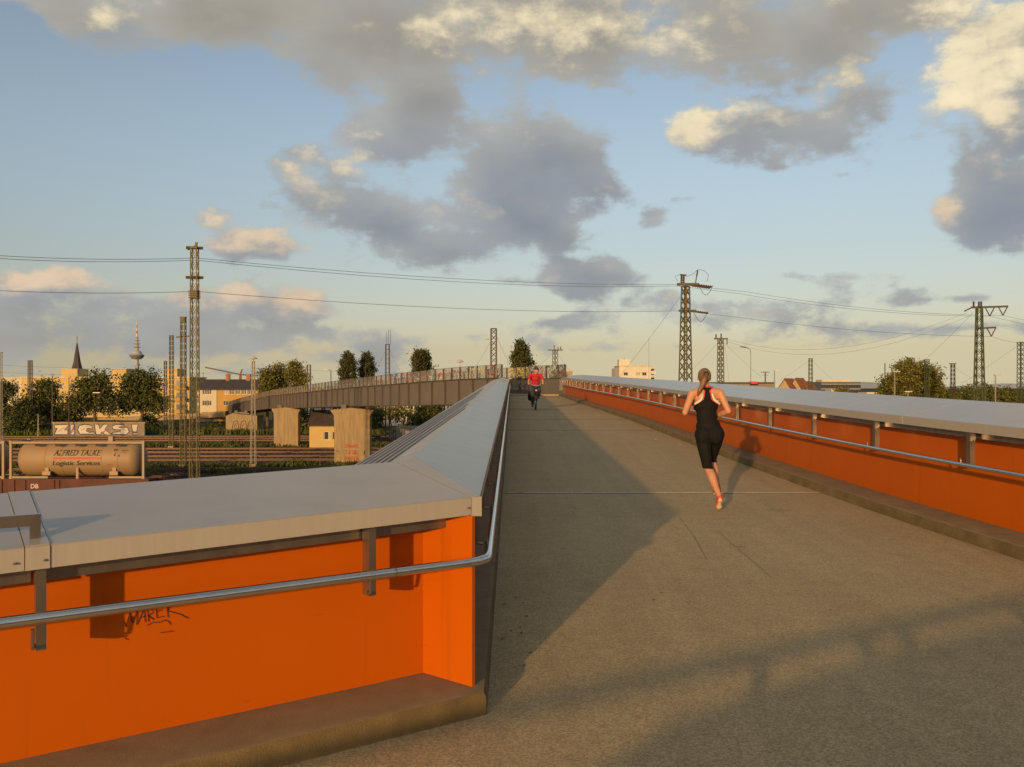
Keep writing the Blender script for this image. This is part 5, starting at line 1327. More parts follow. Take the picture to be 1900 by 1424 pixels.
m = MB(); m.lathe((vx, Yv, zz_(667)), [(3.5 * k_, 0), (9 * k_, 0.8 * k_), (13 * k_, 6.5 * k_), (13 * k_, 8 * k_)], 24); m.build('pod', 'towerdark', tv)
m = MB(); m.lathe((vx, Yv, zz_(659)), [(13.1 * k_, 0), (8.5 * k_, 2.5 * k_), (8 * k_, 6 * k_), (4 * k_, 8.5 * k_)], 24); m.build('pod_top', 'tower', tv)
for py, rr_ in ((645, 6.5), (639, 5.5), (633, 4.5), (628, 3)):
    m = MB(); m.lathe((vx, Yv, zz_(py)), [(rr_ * k_, 0), (rr_ * k_, 1.0 * k_)], 16); m.build('platform', 'towerdark', tv)
m = MB(); m.lathe((vx, Yv, zz_(651)), [(3.2 * k_, 0), (1.9 * k_, 26 * k_)], 12); m.build('mast_base', 'tower', tv)
for i, py in enumerate((625, 620, 615, 609, 604)):
    m = MB(); m.lathe((vx, Yv, zz_(py)), [((1.7 - i * .25) * k_, 0), ((1.55 - i * .25) * k_, 5.6 * k_)], 10); m.build('mast_section', 'red' if i % 2 else 'white', tv)
Yk = 620
crn = thing('tower_crane', (X(459, Yk), Yk, 0), 'thin tower crane jib above the dark roofed houses', 'crane')
m = MB(); m.bar((X(381, Yk), Yk, Z(682, Yk)), (X(444, Yk), Yk, Z(695, Yk)), 0.9); m.bar((X(444, Yk), Yk, Z(695, Yk)), (X(478, Yk), Yk, Z(698, Yk)), 0.9); m.build('jib', 'mastgrey', crn)
m = MB(); m.bar((X(446, Yk), Yk, 0), (X(446, Yk), Yk, Z(694, Yk)), 1.4); m.bar((X(446, Yk), Yk, Z(694, Yk)), (X(449.5, Yk), Yk, Z(685, Yk)), 0.8); m.build('tower', 'roofred', crn)
# roof aerials
for px_, py0, py1, Y_, lab in ((377, 706, 690, 203, 'thin aerial on the cream house roof'), (424, 706, 691, 203, 'thin aerial on the ochre house roof'), (231, 688, 681, 230, 'small aerial on a stair tower roof')):
    t = thing('roof_aerial', at(px_, py0, Y_), lab, 'aerial', 'roof aerials'); m = MB(); a = at(px_, py0, Y_); b = at(px_, py1, Y_); m.bar(a, b, 0.07); m.build('pole', 'mastgrey', t)
    m = MB(); c_ = a.lerp(b, 0.8); m.bar(c_ - Vector((0.6, 0, 0)), c_ + Vector((0.6, 0, 0)), 0.05); m.build('crossbar', 'mastgrey', t)
# far hills
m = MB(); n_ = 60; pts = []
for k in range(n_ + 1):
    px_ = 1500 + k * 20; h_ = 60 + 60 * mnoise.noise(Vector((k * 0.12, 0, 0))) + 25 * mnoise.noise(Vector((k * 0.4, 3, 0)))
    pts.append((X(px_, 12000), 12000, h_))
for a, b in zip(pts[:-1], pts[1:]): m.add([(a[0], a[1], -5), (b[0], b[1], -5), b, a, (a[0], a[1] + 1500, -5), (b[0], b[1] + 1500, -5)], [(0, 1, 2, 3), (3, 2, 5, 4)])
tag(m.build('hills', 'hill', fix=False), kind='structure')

# ------------------------------------------------------------------ tank container wagon
Yw2 = 60
def tank_container(xa, xb_, label, text):
    ln = xb_ - xa; t = thing('tank_container', ((xa + xb_) / 2, Yw2 + 1.2, 1.45), label, 'tank container', 'tank containers on the flat wagon')
    z0, z1 = 1.45, 1.45 + 2.55; y0, y1 = Yw2, Yw2 + 2.44
    for xx in (xa + 0.08, xb_ - 0.08):
        for yy in ((y0 + 0.08, y1 - 0.08) if xx < xa + 1 else (y0 + 0.08,)):
            m = MB(); m.box((xx, yy, (z0 + z1) / 2), (0.15, 0.15, z1 - z0)); m.build('corner_post', 'tankframe', t)
            for zz in (z0 + 0.06, z1 - 0.06):
                m = MB(); m.box((xx, yy, zz), (0.19, 0.19, 0.14)); m.build('corner_casting', 'tankframe', t)
    for yy in (y0 + 0.07,):
        m = MB(); m.box(((xa + xb_) / 2, yy, z1 - 0.11), (ln - 0.3, 0.11, 0.14)); m.build('top_rail', 'tankframe', t)
        for a, b in ((xa + 0.15, xa + 2.6), (xb_ - 2.4, xb_ - 0.15)):
            m = MB(); m.box(((a + b) / 2, yy, z0 + 0.09), (b - a, 0.11, 0.13)); m.build('bottom_rail', 'tankframe', t)
    for xx in (xa + 0.08,):
        for zz in (z0 + 0.1, z1 - 0.1):
            m = MB(); m.box((xx, (y0 + y1) / 2, zz), (0.12, y1 - y0 - 0.3, 0.12)); m.build('end_rail', 'tankframe', t)
    # barrel
    r_ = 1.19; zc = z0 + 1.26; yc = (y0 + y1) / 2; prof = [(0.02, 0.0), (0.5, 0.03), (0.85, 0.14), (1.08, 0.33), (r_, 0.62)]
    pr = [(xa + 0.22 + d_, rr) for rr, d_ in prof] + [(xb_ - 0.22 - d_, rr) for rr, d_ in reversed(prof)]
    m = MB(); rows = []
    pr = [(xx - (0.25 if xx > (xa + xb_) / 2 else 0), rr) for xx, rr in pr]
    for xx, rr in pr: rows.append([(xx, yc + rr * math.cos(2 * math.pi * j / 40), zc + rr * math.sin(2 * math.pi * j / 40)) for j in range(40)])
    m.strip(rows); barrel = m.build('barrel', 'tank', t, smooth=True)
    for fx in (0.26, 0.38, 0.68, 0.80):
        xx = xa + ln * fx; m = MB(); m.tube([(xx, yc + 1.19 * math.cos(a_), zc + 1.19 * math.sin(a_)) for a_ in [2 * math.pi * j / 40 for j in range(40)]], 0.018, 5, closed=True); m.build('seam_ring', 'tank', t)
    for fx in (0.27, 0.77):
        m = MB(); m.box((xa + ln * fx, y0 + 0.12, z0 + 0.36), (0.55, 0.12, 0.27)); m.box((xa + ln * fx, y0 + 0.2, z0 + 0.6), (0.25, 0.12, 0.3)); m.build('placard', 'tankframe', t)
    m = MB(); m.box((xa + ln * 0.5, y0 + 0.12, z0 + 0.35), (0.16, 0.10, 0.75)); m.build('saddle', 'tankframe', t)
    for fx in (0.21, 0.36, 0.51, 0.66, 0.81):
        m = MB(); m.box((xa + ln * fx, y0 + 0.10, z1 - 0.27), (0.45, 0.04, 0.18)); m.build('walkway_bracket', 'wagondark', t)
    m = MB(); m.box((xa + ln * 0.70, yc, z1 + 0.08), (0.3, 0.4, 0.35)); m.build('valve_cover', 'tankframe', t)
    if text:
        def surf(u, v):      # wrap flat lettering round the barrel
            a_ = v / 1.13; return Vector((u, yc - 1.20 * math.cos(a_), zc + 1.20 * math.sin(a_)))
        for body, size, sx_, u0, v0, mt, sh, bo in (('ALFRED TALKE', 0.58, 1.0, 3.55, 0.28, 'letter', 0.25, 0.0), ('Logistic Services', 0.44, 1.12, 3.45, -0.34, 'letter', 0.25, 0.0)):
            vs, fs = text_mesh(body, size, sh, bo, sx_); wmax = max(v.x for v in vs); tgt = 3.82 if body[0] == 'A' else 3.9
            m = MB()
            for dq in (0.0, 0.022, 0.044):
                m.add([surf(xa + u0 * 0.83 + v.x * tgt / wmax * 0.83 + dq, v0 + v.y) - Vector((0, dq * 0.1, 0)) for v in vs], fs)
            m.build('lettering', mt, barrel, fix=False)
        m = MB()
        for k in range(1): m.add([surf(xa + 2.92, 0.05), surf(xa + 6.25, 0.05), surf(xa + 6.30, 0.19), surf(xa + 2.97, 0.19)], [(0, 1, 2, 3)])
        m.build('lettering', 'letterred', barrel, fix=False)
        m = MB()
        for u, v, w_, h_ in ((7.0, 0.60, .12, .14), (7.15, 0.62, .1, .12), (7.5, 0.62, .5, .05), (7.6, .5, .3, .04), (7.05, 0.25, .12, .12), (7.35, 0.22, .12, .12), (7.1, 0.42, .08, .08)):
            m.add([surf(xa + u, v), surf(xa + u + w_, v), surf(xa + u + w_, v + h_), surf(xa + u, v + h_)], [(0, 1, 2, 3)])
        tag(m.build('marking', 'letter', barrel, fix=False), kind='stuff')
        m = MB(); m.add([surf(xa + 6.6, -0.45), surf(xa + 7.0, -0.45), surf(xa + 7.0, -0.25), surf(xa + 6.6, -0.25)], [(0, 1, 2, 3)]); m.build('marking', 'spraybrown', barrel, fix=False)
    return t
cxa, cxb = X(17, Yw2), X(267.5, Yw2)
tank_container(cxa, cxb, 'beige tank container with dark company lettering on the wagon', True)
tank_container(cxa - 9.6, cxa - 0.35, 'rusty beige tank container cut off by the left picture edge', False)
wg = thing('flat_wagon', (cxa, Yw2 + 1.2, 0.25), 'red brown flat wagon carrying the tank containers', 'wagon')
m = MB(); m.prism([(cxa - 12, Yw2 - 0.02, 1.44), (cxb + 0.3, Yw2 - 0.02, 1.44), (cxb + 0.3, Yw2 - 0.02, 1.05), (cxa + 6.3, Yw2 - 0.02, 1.02), (cxa + 4.3, Yw2 - 0.02, 0.45), (cxa - 4, Yw2 - 0.02, 0.45), (cxa - 6, Yw2 - 0.02, 0.45), (cxa - 12, Yw2 - 0.02, 0.45)], (0, 0.12, 0)); sb = m.build('side_beam', 'wagon', wg)
m = MB(); m.prism([(cxa - 12, Yw2 + 2.3, 1.44), (cxb + 0.3, Yw2 + 2.3, 1.44), (cxb + 0.3, Yw2 + 2.3, 1.05), (cxa - 12, Yw2 + 2.3, 1.05)], (0, 0.12, 0)); m.build('side_beam', 'wagon', wg)
m = MB(); m.box(((cxa - 12 + cxb) / 2, Yw2 + 1.2, 1.2), (cxb - cxa + 12, 2.1, 0.2)); m.build('floor', 'wagondark', wg)
for xx in (cxa - 2.2, cxa - 0.5, cxa + 0.35, cxa + 1.1, cxa + 3.05, cxa + 3.4):
    m = MB(); m.box((xx, Yw2 - 0.06, 0.92), (0.10, 0.07, 0.9)); m.build('stake', 'wagon', wg)
vs, fs = text_mesh('DB', 0.42, 0, 0.006); m = MB(); m.add([Vector((cxa + 1.45 + v.x, Yw2 - 0.03, 0.80 + v.y)) for v in vs], fs); m.build('lettering', 'letterpale', sb, fix=False)
for x_ in (cxb - 1.1, cxb - 2.9):
    for yy in (62.0 - 0.75 + SLOPE * x_, 62.0 + 0.75 + SLOPE * x_):
        m = MB(); m.tube([(x_, yy - 0.06, 0.70), (x_, yy + 0.06, 0.70)], 0.46, 20); m.build('wheel', 'wagondark', wg)
m = MB(); m.box((cxb - 2.0, 60.9, 0.75), (2.7, 0.16, 0.35)); m.box((cxb - 2.0, 60.9, 0.5), (0.9, 0.2, 0.3)); m.build('bogie', 'wagondark', wg)
m = MB(); m.tube([(cxb + 0.3, Yw2 + 0.5, 1.15), (cxb + 0.85, Yw2 + 0.5, 1.15), (cxb + 0.86, Yw2 + 0.5, 1.15)], [0.1, 0.1, 0.22], 10); m.build('buffer', 'wagondark', wg)
# ================================================================== trees
def leaves(parts, n, size, seed, clump=0.55, ncl=None):
    """parts: ellipsoids (cx,cy,cz,rx,ry,rz); leaves gather in clumps near the outside of the crown"""
    rn_ = np.random.RandomState(seed)
    vol = np.array([p[3] * p[4] * p[5] for p in parts]) ** 0.8; vol /= vol.sum()
    ncl = ncl or max(30, n // 42)
    pi = rn_.choice(len(parts), ncl, p=vol); pa = np.array(parts)[pi]
    d = rn_.normal(size=(ncl, 3)); d /= np.linalg.norm(d, axis=1)[:, None]
    rad = (rn_.rand(ncl) ** 0.42)[:, None]
    cc_ = pa[:, :3] + d * rad * pa[:, 3:]
    cs = clump * (0.5 + rn_.rand(ncl) * 0.9)
    li = rn_.choice(ncl, n); off = rn_.normal(size=(n, 3)) * cs[li][:, None] * np.array([1, 1, 0.75])
    p = cc_[li] + off
    a = rn_.normal(size=(n, 3)); a /= np.linalg.norm(a, axis=1)[:, None]
    b = np.cross(a, rn_.normal(size=(n, 3))); b /= np.linalg.norm(b, axis=1)[:, None]
    s_ = (size * (0.6 + rn_.rand(n) * 0.8))[:, None]
    v = np.stack([p - a * s_, p + b * s_ * 0.6, p + a * s_, p - b * s_ * 0.6], 1)
    return v.reshape(-1, 3)
def leaf_mesh(name, v, mats, seed):
    n = len(v) // 4; me = bpy.data.meshes.new(name); me.vertices.add(len(v)); me.vertices.foreach_set('co', v.ravel())
    me.loops.add(4 * n); me.loops.foreach_set('vertex_index', np.arange(4 * n)); me.polygons.add(n)
    me.polygons.foreach_set('loop_start', np.arange(0, 4 * n, 4)); me.polygons.foreach_set('loop_total', np.full(n, 4))
    for m_ in mats: me.materials.append(M[m_])
    if len(mats) > 1: me.polygons.foreach_set('material_index', np.random.RandomState(seed).choice(len(mats), n, p=[0.7] + [0.3 / (len(mats) - 1)] * (len(mats) - 1)))
    me.update(calc_edges=True); return me
def tree(px, ybase_z, Y, parts, label, n=4500, size=0.20, mats=('leaf', 'leaf_dark'), seed=1, trunk=0.28, limbs=6, clump=0.55, cat='tree', name='leafy_tree', group='trees around the rail yard', x=None):
    x = X(px, Y) if x is None else x; t = thing(name, (x, Y, ybase_z), label, cat, group)
    v = leaves(parts, int(n * 1.45), size, seed, clump)
    o = bpy.data.objects.new('crown', leaf_mesh('crown', v, mats, seed)); COL.objects.link(o); o.parent = t
    if trunk:
        r_ = random.Random(seed); m = MB(); topz = max(p[2] for p in parts)
        zc = min(p[2] - p[5] for p in parts); zc = max(zc, 0.6)
        pts = [(0, 0, -0.1), (r_.uniform(-.1, .1), 0, zc * 0.6), (r_.uniform(-.2, .2), r_.uniform(-.2, .2), zc + 0.5), (parts[0][0] * 0.6, parts[0][1] * .6, topz)]
        m.tube(pts, [trunk * 1.3, trunk, trunk * 0.85, trunk * 0.15], 8)
        for k in range(limbs):
            p = parts[r_.randrange(len(parts))]; a_ = r_.uniform(0, 6.28); z0 = zc + r_.uniform(0.0, 0.5) * (topz - zc)
            e = (p[0] + math.cos(a_) * p[3] * 0.75, p[1] + math.sin(a_) * p[4] * 0.75, p[2] + r_.uniform(-0.1, 0.6) * p[5])
            m.tube([(0, 0, z0), (e[0] * 0.45, e[1] * 0.45, z0 + (e[2] - z0) * 0.6), e], [trunk * 0.5, trunk * 0.3, trunk * 0.08], 6)
        m2_ = m.mesh('trunk', 'bark', smooth=True); q = bpy.data.objects.new('trunk', m2_); COL.objects.link(q); q.parent = t
    return t
def crown(Y, px0, list_):
    """ellipsoids given as picture px/py/rx/ry around the trunk's px, converted to metres at depth Y, relative to the base"""
    k_ = Y / F; return [((a - px0) * k_, dz * k_, CZ + (HY - b) * k_, rx * k_, max(rx, ry) * 0.75 * k_, ry * k_) for a, b, rx, ry, dz in list_]
DK = ('leaf', 'leaf_dark'); YL = ('leaf_yel', 'leaf'); PO = ('leaf_pop', 'leaf_dark')
tree(0, 0, 150, crown(150, 0, [(0, 735, 25, 32, 0), (12, 720, 16, 18, 0), (-5, 775, 28, 26, 0)]), 'dark leafy tree cut by the left picture edge', seed=21, mats=DK)
tree(75, 0, 152, crown(152, 75, [(78, 735, 30, 30, 0), (92, 722, 18, 18, 0), (60, 755, 26, 24, 5), (95, 765, 24, 24, -5)]), 'dark leafy tree behind the dark lattice mast at far left', n=5000, seed=22, mats=DK)
tree(48, 0, 146, crown(146, 48, [(45, 768, 26, 28, 0), (30, 790, 24, 18, 0), (66, 788, 22, 18, 0)]), 'low dark shrub under the trees at far left', n=4200, seed=23, mats=('leaf_dark', 'leaf'), name='shrub', cat='shrub', trunk=0.15)
tree(175, 0, 150, crown(150, 175, [(172, 730, 34, 34, 0), (180, 704, 24, 20, 0), (150, 750, 26, 24, 0), (200, 748, 26, 26, 0), (160, 715, 18, 16, 0)]), 'broad leafy tree behind the left half of the graffiti wall', n=6500, seed=24, mats=DK)
tree(262, 0, 152, crown(152, 262, [(258, 728, 38, 34, 0), (270, 705, 28, 20, 0), (235, 745, 28, 26, 0), (288, 745, 24, 26, 0), (240, 712, 18, 16, 0)]), 'broad leafy tree behind the right end of the graffiti wall', n=7000, seed=25, mats=DK)
tree(120, 0, 150, crown(150, 120, [(120, 775, 22, 22, 0), (135, 790, 20, 16, 0), (108, 792, 18, 14, 0)]), 'dark shrub between two trees left of the graffiti wall', n=3000, seed=26, mats=('leaf_dark', 'leaf'), name='shrub', cat='shrub', trunk=0.12)
tree(272, 0, 158, crown(158, 272, [(272, 783, 14, 14, 0), (282, 792, 14, 10, 0)]), 'small shrub at the right end of the graffiti wall', n=1500, seed=27, mats=DK, name='shrub', cat='shrub', trunk=0.1)
# yellowish trees behind the footbridge
tree(497, 0, 175, crown(175, 497, [(497, 702, 12, 20, 0), (494, 690, 8, 10, 0), (497, 725, 14, 16, 0)]), 'slim yellow green tree, leftmost behind the footbridge', n=2200, seed=31, mats=YL, clump=0.6)
tree(521, 0, 178, crown(178, 521, [(520, 702, 17, 22, 0), (518, 686, 10, 9, 0), (522, 728, 18, 18, 0)]), 'yellow green tree, middle one of three behind the footbridge', n=2800, seed=32, mats=YL, clump=0.6)
tree(548, 0, 176, crown(176, 548, [(549, 698, 18, 22, 0), (546, 681, 9, 10, 0), (556, 712, 15, 16, 0), (546, 730, 18, 18, 0)]), 'taller yellow green tree, rightmost of three behind the footbridge', n=3200, seed=33, mats=('leaf_yel', 'leaf', 'leaf_dark'), clump=0.6)
def poplar(px, top, bot, w, Y, label, seed, mats=PO):
    h = bot - top
    return tree(px, 0, Y, crown(Y, px, [(px, top + h * 0.55, w * 0.58, h * 0.48, 0), (px, top + h * 0.28, w * 0.40, h * 0.26, 0), (px - 1, top + h * 0.11, w * 0.2, h * 0.13, 0), (px, bot, w * 0.52, h * 0.4, 0)]), label, n=6500, seed=seed, mats=mats, clump=0.38, size=0.19, trunk=0.3, limbs=4, name='poplar_tree')
poplar(645, 652, 715, 27, 190, 'tallest pointed poplar above the footbridge railing', 41)
poplar(682, 656, 712, 26, 195, 'poplar right of the tallest pointed one', 42)
poplar(776, 650, 700, 18, 190, 'left of the twin poplars above the railing', 43)
poplar(787, 650, 700, 16, 192, 'right of the twin poplars above the railing', 44)
poplar(968, 633, 712, 33, 150, 'broad dark poplar just beyond the bend behind the cyclist', 45, ('leaf_pop', 'leaf_dark'))
# trees under the footbridge
tree(697, 0, 150, crown(150, 697, [(696, 770, 12, 20, 0), (692, 788, 11, 16, 0)]), 'dark tree in the shade right of the near pier', n=2600, seed=51, mats=DK)
tree(792, 0, 145, crown(145, 792, [(790, 775, 26, 26, 0), (805, 765, 20, 18, 0), (775, 790, 18, 16, 0)]), 'dark round tree under the footbridge behind the coping', n=4200, seed=52, mats=DK)
tree(748, 0, 160, crown(160, 748, [(748, 765, 16, 12, 0), (745, 782, 12, 8, 0)]), 'thin sparse tree before the white block under the footbridge', n=420, seed=53, mats=('leaf_yel', 'leaf'), trunk=0.1)
tree(725, 0, 162, crown(162, 725, [(727, 768, 14, 14, 0)]), 'sparse little tree beside the antenna mast under the footbridge', n=350, seed=54, mats=('leaf_yel', 'leaf'), trunk=0.1)
tree(562, 0, 150, crown(150, 562, [(562, 778, 9, 22, 0)]), 'dark narrow tree between far pier and yellow hut', n=1400, seed=55, mats=DK)
tree(400, 0, 165, crown(165, 400, [(400, 799, 20, 7, 0), (375, 802, 18, 6, 0), (340, 801, 22, 6, 0)]), 'low green shrubs before the ramp wall', n=2600, seed=56, mats=DK, name='shrub', cat='shrub', trunk=0.08, limbs=2)
# right-hand trees
tree(1697, 0, 170, crown(170, 1697, [(1697, 705, 44, 36, 0), (1690, 685, 32, 20, 0), (1725, 705, 28, 26, 0), (1670, 715, 28, 24, 0), (1735, 722, 20, 16, 0)]), 'big round sunlit tree on the right skyline', n=11000, size=0.19, seed=61, mats=('leaf_yel', 'leaf', 'leaf_dark'), clump=0.5, trunk=0.4)
tree(1650, 0, 172, crown(172, 1650, [(1648, 718, 15, 18, 0), (1645, 732, 14, 12, 0)]), 'smaller bushy tree at the left foot of the round tree', n=2200, seed=62, mats=('leaf', 'leaf_yel', 'leaf_dark'))
for i, (px_, py_, rx_, ry_) in enumerate(((1765, 738, 22, 16), (1800, 735, 22, 15), (1838, 734, 24, 16), (1872, 736, 22, 15), (1905, 738, 22, 15))):
    lab = ('low green tree right beside the big round tree', 'low green tree left of the big right mast', 'low green tree right behind the big right mast', 'low green tree right of the last yard lamp', 'low green tree cut by the right picture edge')[i]
    tree(px_, 0, 210 + i * 4, crown(210 + i * 4, px_, [(px_, py_, rx_, ry_, 0), (px_ + 6, py_ + 12, rx_, ry_, 0)]), lab, n=3000, size=0.26, seed=70 + i, mats=('leaf', 'leaf_yel', 'leaf_dark'), clump=0.7)
tree(1562, 0, 290, crown(290, 1562, [(1562, 728, 12, 8, 0)]), 'small bush before the dark office', n=900, size=0.28, seed=81, mats=('leaf_yel', 'leaf'), clump=0.6)
# saplings along the white block (thin trunks under the footbridge)
# ================================================================== people
def uvs(mb_, c, r, n=10, k=14, rot=None):
    c = Vector(c); r = Vector(r) if not isinstance(r, (int, float)) else Vector((r, r, r)); b = len(mb_.v)
    vs = [Vector((0, 0, -1))]
    for i in range(1, n):
        a = -math.pi / 2 + math.pi * i / n
        for j in range(k):
            t = 2 * math.pi * j / k; vs.append(Vector((math.cos(a) * math.cos(t), math.cos(a) * math.sin(t), math.sin(a))))
    vs.append(Vector((0, 0, 1)))
    rm = rot or Matrix.Identity(3)
    fs = [(0, 1 + (j + 1) % k, 1 + j) for j in range(k)]
    for i in range(n - 2):
        for j in range(k): fs.append((1 + i * k + j, 1 + i * k + (j + 1) % k, 1 + (i + 1) * k + (j + 1) % k, 1 + (i + 1) * k + j))
    e = len(vs) - 1; o_ = 1 + (n - 2) * k
    fs += [(o_ + j, o_ + (j + 1) % k, e) for j in range(k)]
    mb_.add([rm @ Vector((v.x * r.x, v.y * r.y, v.z * r.z)) + c for v in vs], fs)
def limb(mb_, pts, g=0.0):
    """chain of (x,y,z,r): overlapping spheres make a smoothly tapering limb"""
    for (a, b) in zip(pts[:-1], pts[1:]):
        pa, pb = Vector(a[:3]), Vector(b[:3]); L_ = (pb - pa).length; st_ = max(3, int(L_ / (min(a[3], b[3]) * 0.45)))
        for k in range(st_ + 1):
            u = k / st_; uvs(mb_, pa.lerp(pb, u), a[3] + (b[3] - a[3]) * u + g, 7, 10)
def solid(mb_, name, voxel, smooth_it=3):
    me = mb_.mesh(name, 'skin', fix=False); me.materials.clear()
    ob = bpy.data.objects.new('tmp', me); COL.objects.link(ob)
    r_ = ob.modifiers.new('r', 'REMESH'); r_.mode = 'VOXEL'; r_.voxel_size = voxel; r_.use_smooth_shade = True
    s_ = ob.modifiers.new('s', 'SMOOTH'); s_.factor = 0.5; s_.iterations = smooth_it
    dg = bpy.context.evaluated_depsgraph_get(); dg.update()
    out = bpy.data.meshes.new_from_object(ob.evaluated_get(dg)); out.name = name
    bpy.data.objects.remove(ob); bpy.data.meshes.remove(me)
    return out
def keep(me, pred):
    bm = bmesh.new(); bm.from_mesh(me)
    bmesh.ops.delete(bm, geom=[f for f in bm.faces if not pred(f.calc_center_median())], context='FACES'); bm.to_mesh(me); bm.free()
    me.polygons.foreach_set('use_smooth', [True] * len(me.polygons)); return me
def put(me, name, parent, mats, matfn=None):
    me.materials.clear()
    for m_ in mats: me.materials.append(M[m_])
    if matfn: me.polygons.foreach_set('material_index', [matfn(p.center) for p in me.polygons])
    me.polygons.foreach_set('use_smooth', [True] * len(me.polygons))
    o = bpy.data.objects.new(name, me); COL.objects.link(o); o.parent = parent; return o
def hand(mb_, wrist, dirv_, side, curl=1.0, s=1.0):
    """palm, four curled fingers of unequal length and a thumb from the side of the palm"""
    d = Vector(dirv_).normalized(); sd = Vector(side).normalized(); nrm = d.cross(sd).normalized(); w = Vector(wrist)
    for k in range(4):
        base = w + d * 0.055 * s + sd * (k - 1.5) * 0.019 * s; ln = (0.066, 0.074, 0.069, 0.054)[k] * s
        limb(mb_, [(*(w + d * 0.01 + sd * (k - 1.5) * 0.012), 0.015 * s), (*base, 0.0125 * s)])
        p1_ = base + (d * 0.75 + nrm * 0.65 * curl).normalized() * ln * 0.5; p2_ = p1_ + (d * 0.1 + nrm * curl).normalized() * ln * 0.4; p3_ = p2_ + (-d * 0.5 + nrm * 0.5 * curl).normalized() * ln * 0.3
        limb(mb_, [(*base, 0.010 * s), (*p1_, 0.009 * s), (*p2_, 0.0085 * s), (*p3_, 0.007 * s)])
    tb = w + d * 0.02 * s + sd * 0.030 * s
    limb(mb_, [(*tb, 0.012 * s), (*(tb + (d * 0.6 + sd * 0.6 + nrm * 0.3) * 0.035 * s), 0.0105 * s), (*(tb + (d * 1.2 + sd * 0.5 + nrm * 0.8) * 0.045 * s), 0.009 * s)])

# ------------------------------------------------------------------ runner, seen from behind
RX, RY = 2.42, 10.6
run = thing('person', (RX, RY, zd(RY) + 0.006), 'running woman seen from behind in black sleeveless top and black capri tights', 'person')
SHL, SHR = (-0.262, 0.02, 1.372), (0.075, 0.03, 1.378)
ELL, ELR = (-0.365, -0.06, 1.145), (0.155, -0.05, 1.165)
WRL, WRR = (-0.255, 0.18, 1.235), (0.055, 0.19, 1.09)
HPL, HPR = (-0.145, 0.0, 0.885), (0.030, 0.0, 0.885)
KNL, ANL = (-0.095, -0.03, 0.515), (-0.008, -0.30, 0.175)
KNR, ANR = (0.025, 0.27, 0.565), (0.055, 0.06, 0.245)
def torso(mb_, g=0.0):
    limb(mb_, [(-0.092, 0.045, 1.40, 0.052), (-0.100, 0.058, 1.50, 0.047)], g)
    uvs(mb_, (-0.095, 0.045, 1.33), (0.150 + g, 0.092 + g, 0.105 + g)); uvs(mb_, (-0.092, 0.045, 1.23), (0.143 + g, 0.098 + g, 0.12 + g))
    uvs(mb_, (-0.085, 0.03, 1.10), (0.118 + g, 0.086 + g, 0.13 + g)); uvs(mb_, (-0.070, 0.015, 0.98), (0.142 + g, 0.095 + g, 0.11 + g))
    uvs(mb_, (-0.060, 0.0, 0.89), (0.168 + g, 0.108 + g, 0.105 + g))
    uvs(mb_, (-0.130, -0.030, 0.875), (0.095 + g, 0.088 + g, 0.115 + g)); uvs(mb_, (0.010, -0.030, 0.885), (0.095 + g, 0.088 + g, 0.115 + g))
    limb(mb_, [(-0.13, 0.03, 1.40, 0.055), (*SHL, 0.052)], g); limb(mb_, [(-0.06, 0.03, 1.40, 0.055), (*SHR, 0.052)], g)
def legs(mb_, g=0.0):
    for hp, kn, an in ((HPL, KNL, ANL), (HPR, KNR, ANR)):
        hp, kn, an = Vector(hp), Vector(kn), Vector(an)
        limb(mb_, [(*hp, 0.088), (*hp.lerp(kn, 0.35), 0.080), (*hp.lerp(kn, 0.8), 0.060), (*kn, 0.055)], g)
        cf = kn.lerp(an, 0.33) + Vector((0, -0.022, 0))
        limb(mb_, [(*kn, 0.052), (*cf, 0.056), (*kn.lerp(an, 0.72), 0.040), (*an, 0.031)], g)
mb = MB(); torso(mb); legs(mb)
for sh, el_, wr in ((SHL, ELL, WRL), (SHR, ELR, WRR)):
    sh, el_, wr = Vector(sh), Vector(el_), Vector(wr)
    limb(mb, [(*sh, 0.050), (*sh.lerp(el_, 0.4), 0.044), (*el_, 0.036), (*el_.lerp(wr, 0.3), 0.038), (*wr, 0.025)])
hand(mb, WRL, Vector(WRL) - Vector(ELL), (0.2, 0.2, 1), 1.0); hand(mb, WRR, Vector(WRR) - Vector(ELR), (-0.2, 0.2, 1), -1.0)
# head
HC = Vector((-0.105, 0.075, 1.575))
uvs(mb, HC, (0.073, 0.092, 0.092)); uvs(mb, HC + Vector((0.003, 0.045, -0.045)), (0.055, 0.055, 0.062)); uvs(mb, HC + Vector((0.003, 0.105, -0.025)), (0.013, 0.02, 0.018))
for sx_ in (-1, 1): uvs(mb, HC + Vector((sx_ * 0.075, 0.005, -0.02)), (0.010, 0.018, 0.030))
for sx_ in (-1, 1): uvs(mb, HC + Vector((sx_ * 0.028, 0.088, 0.0)), (0.012, 0.008, 0.009))
uvs(mb, HC + Vector((0.003, 0.095, -0.062)), (0.022, 0.010, 0.008))
# feet inside the shoes
limb(mb, [(*ANL, 0.031), (-0.006, -0.24, 0.09, 0.032), (0.0, -0.17, 0.035, 0.025)]); limb(mb, [(*ANR, 0.031), (0.06, 0.09, 0.20, 0.03), (0.065, 0.20, 0.175, 0.024)])
body = put(solid(mb, 'body', 0.009, 4), 'body', run, ['skin'])
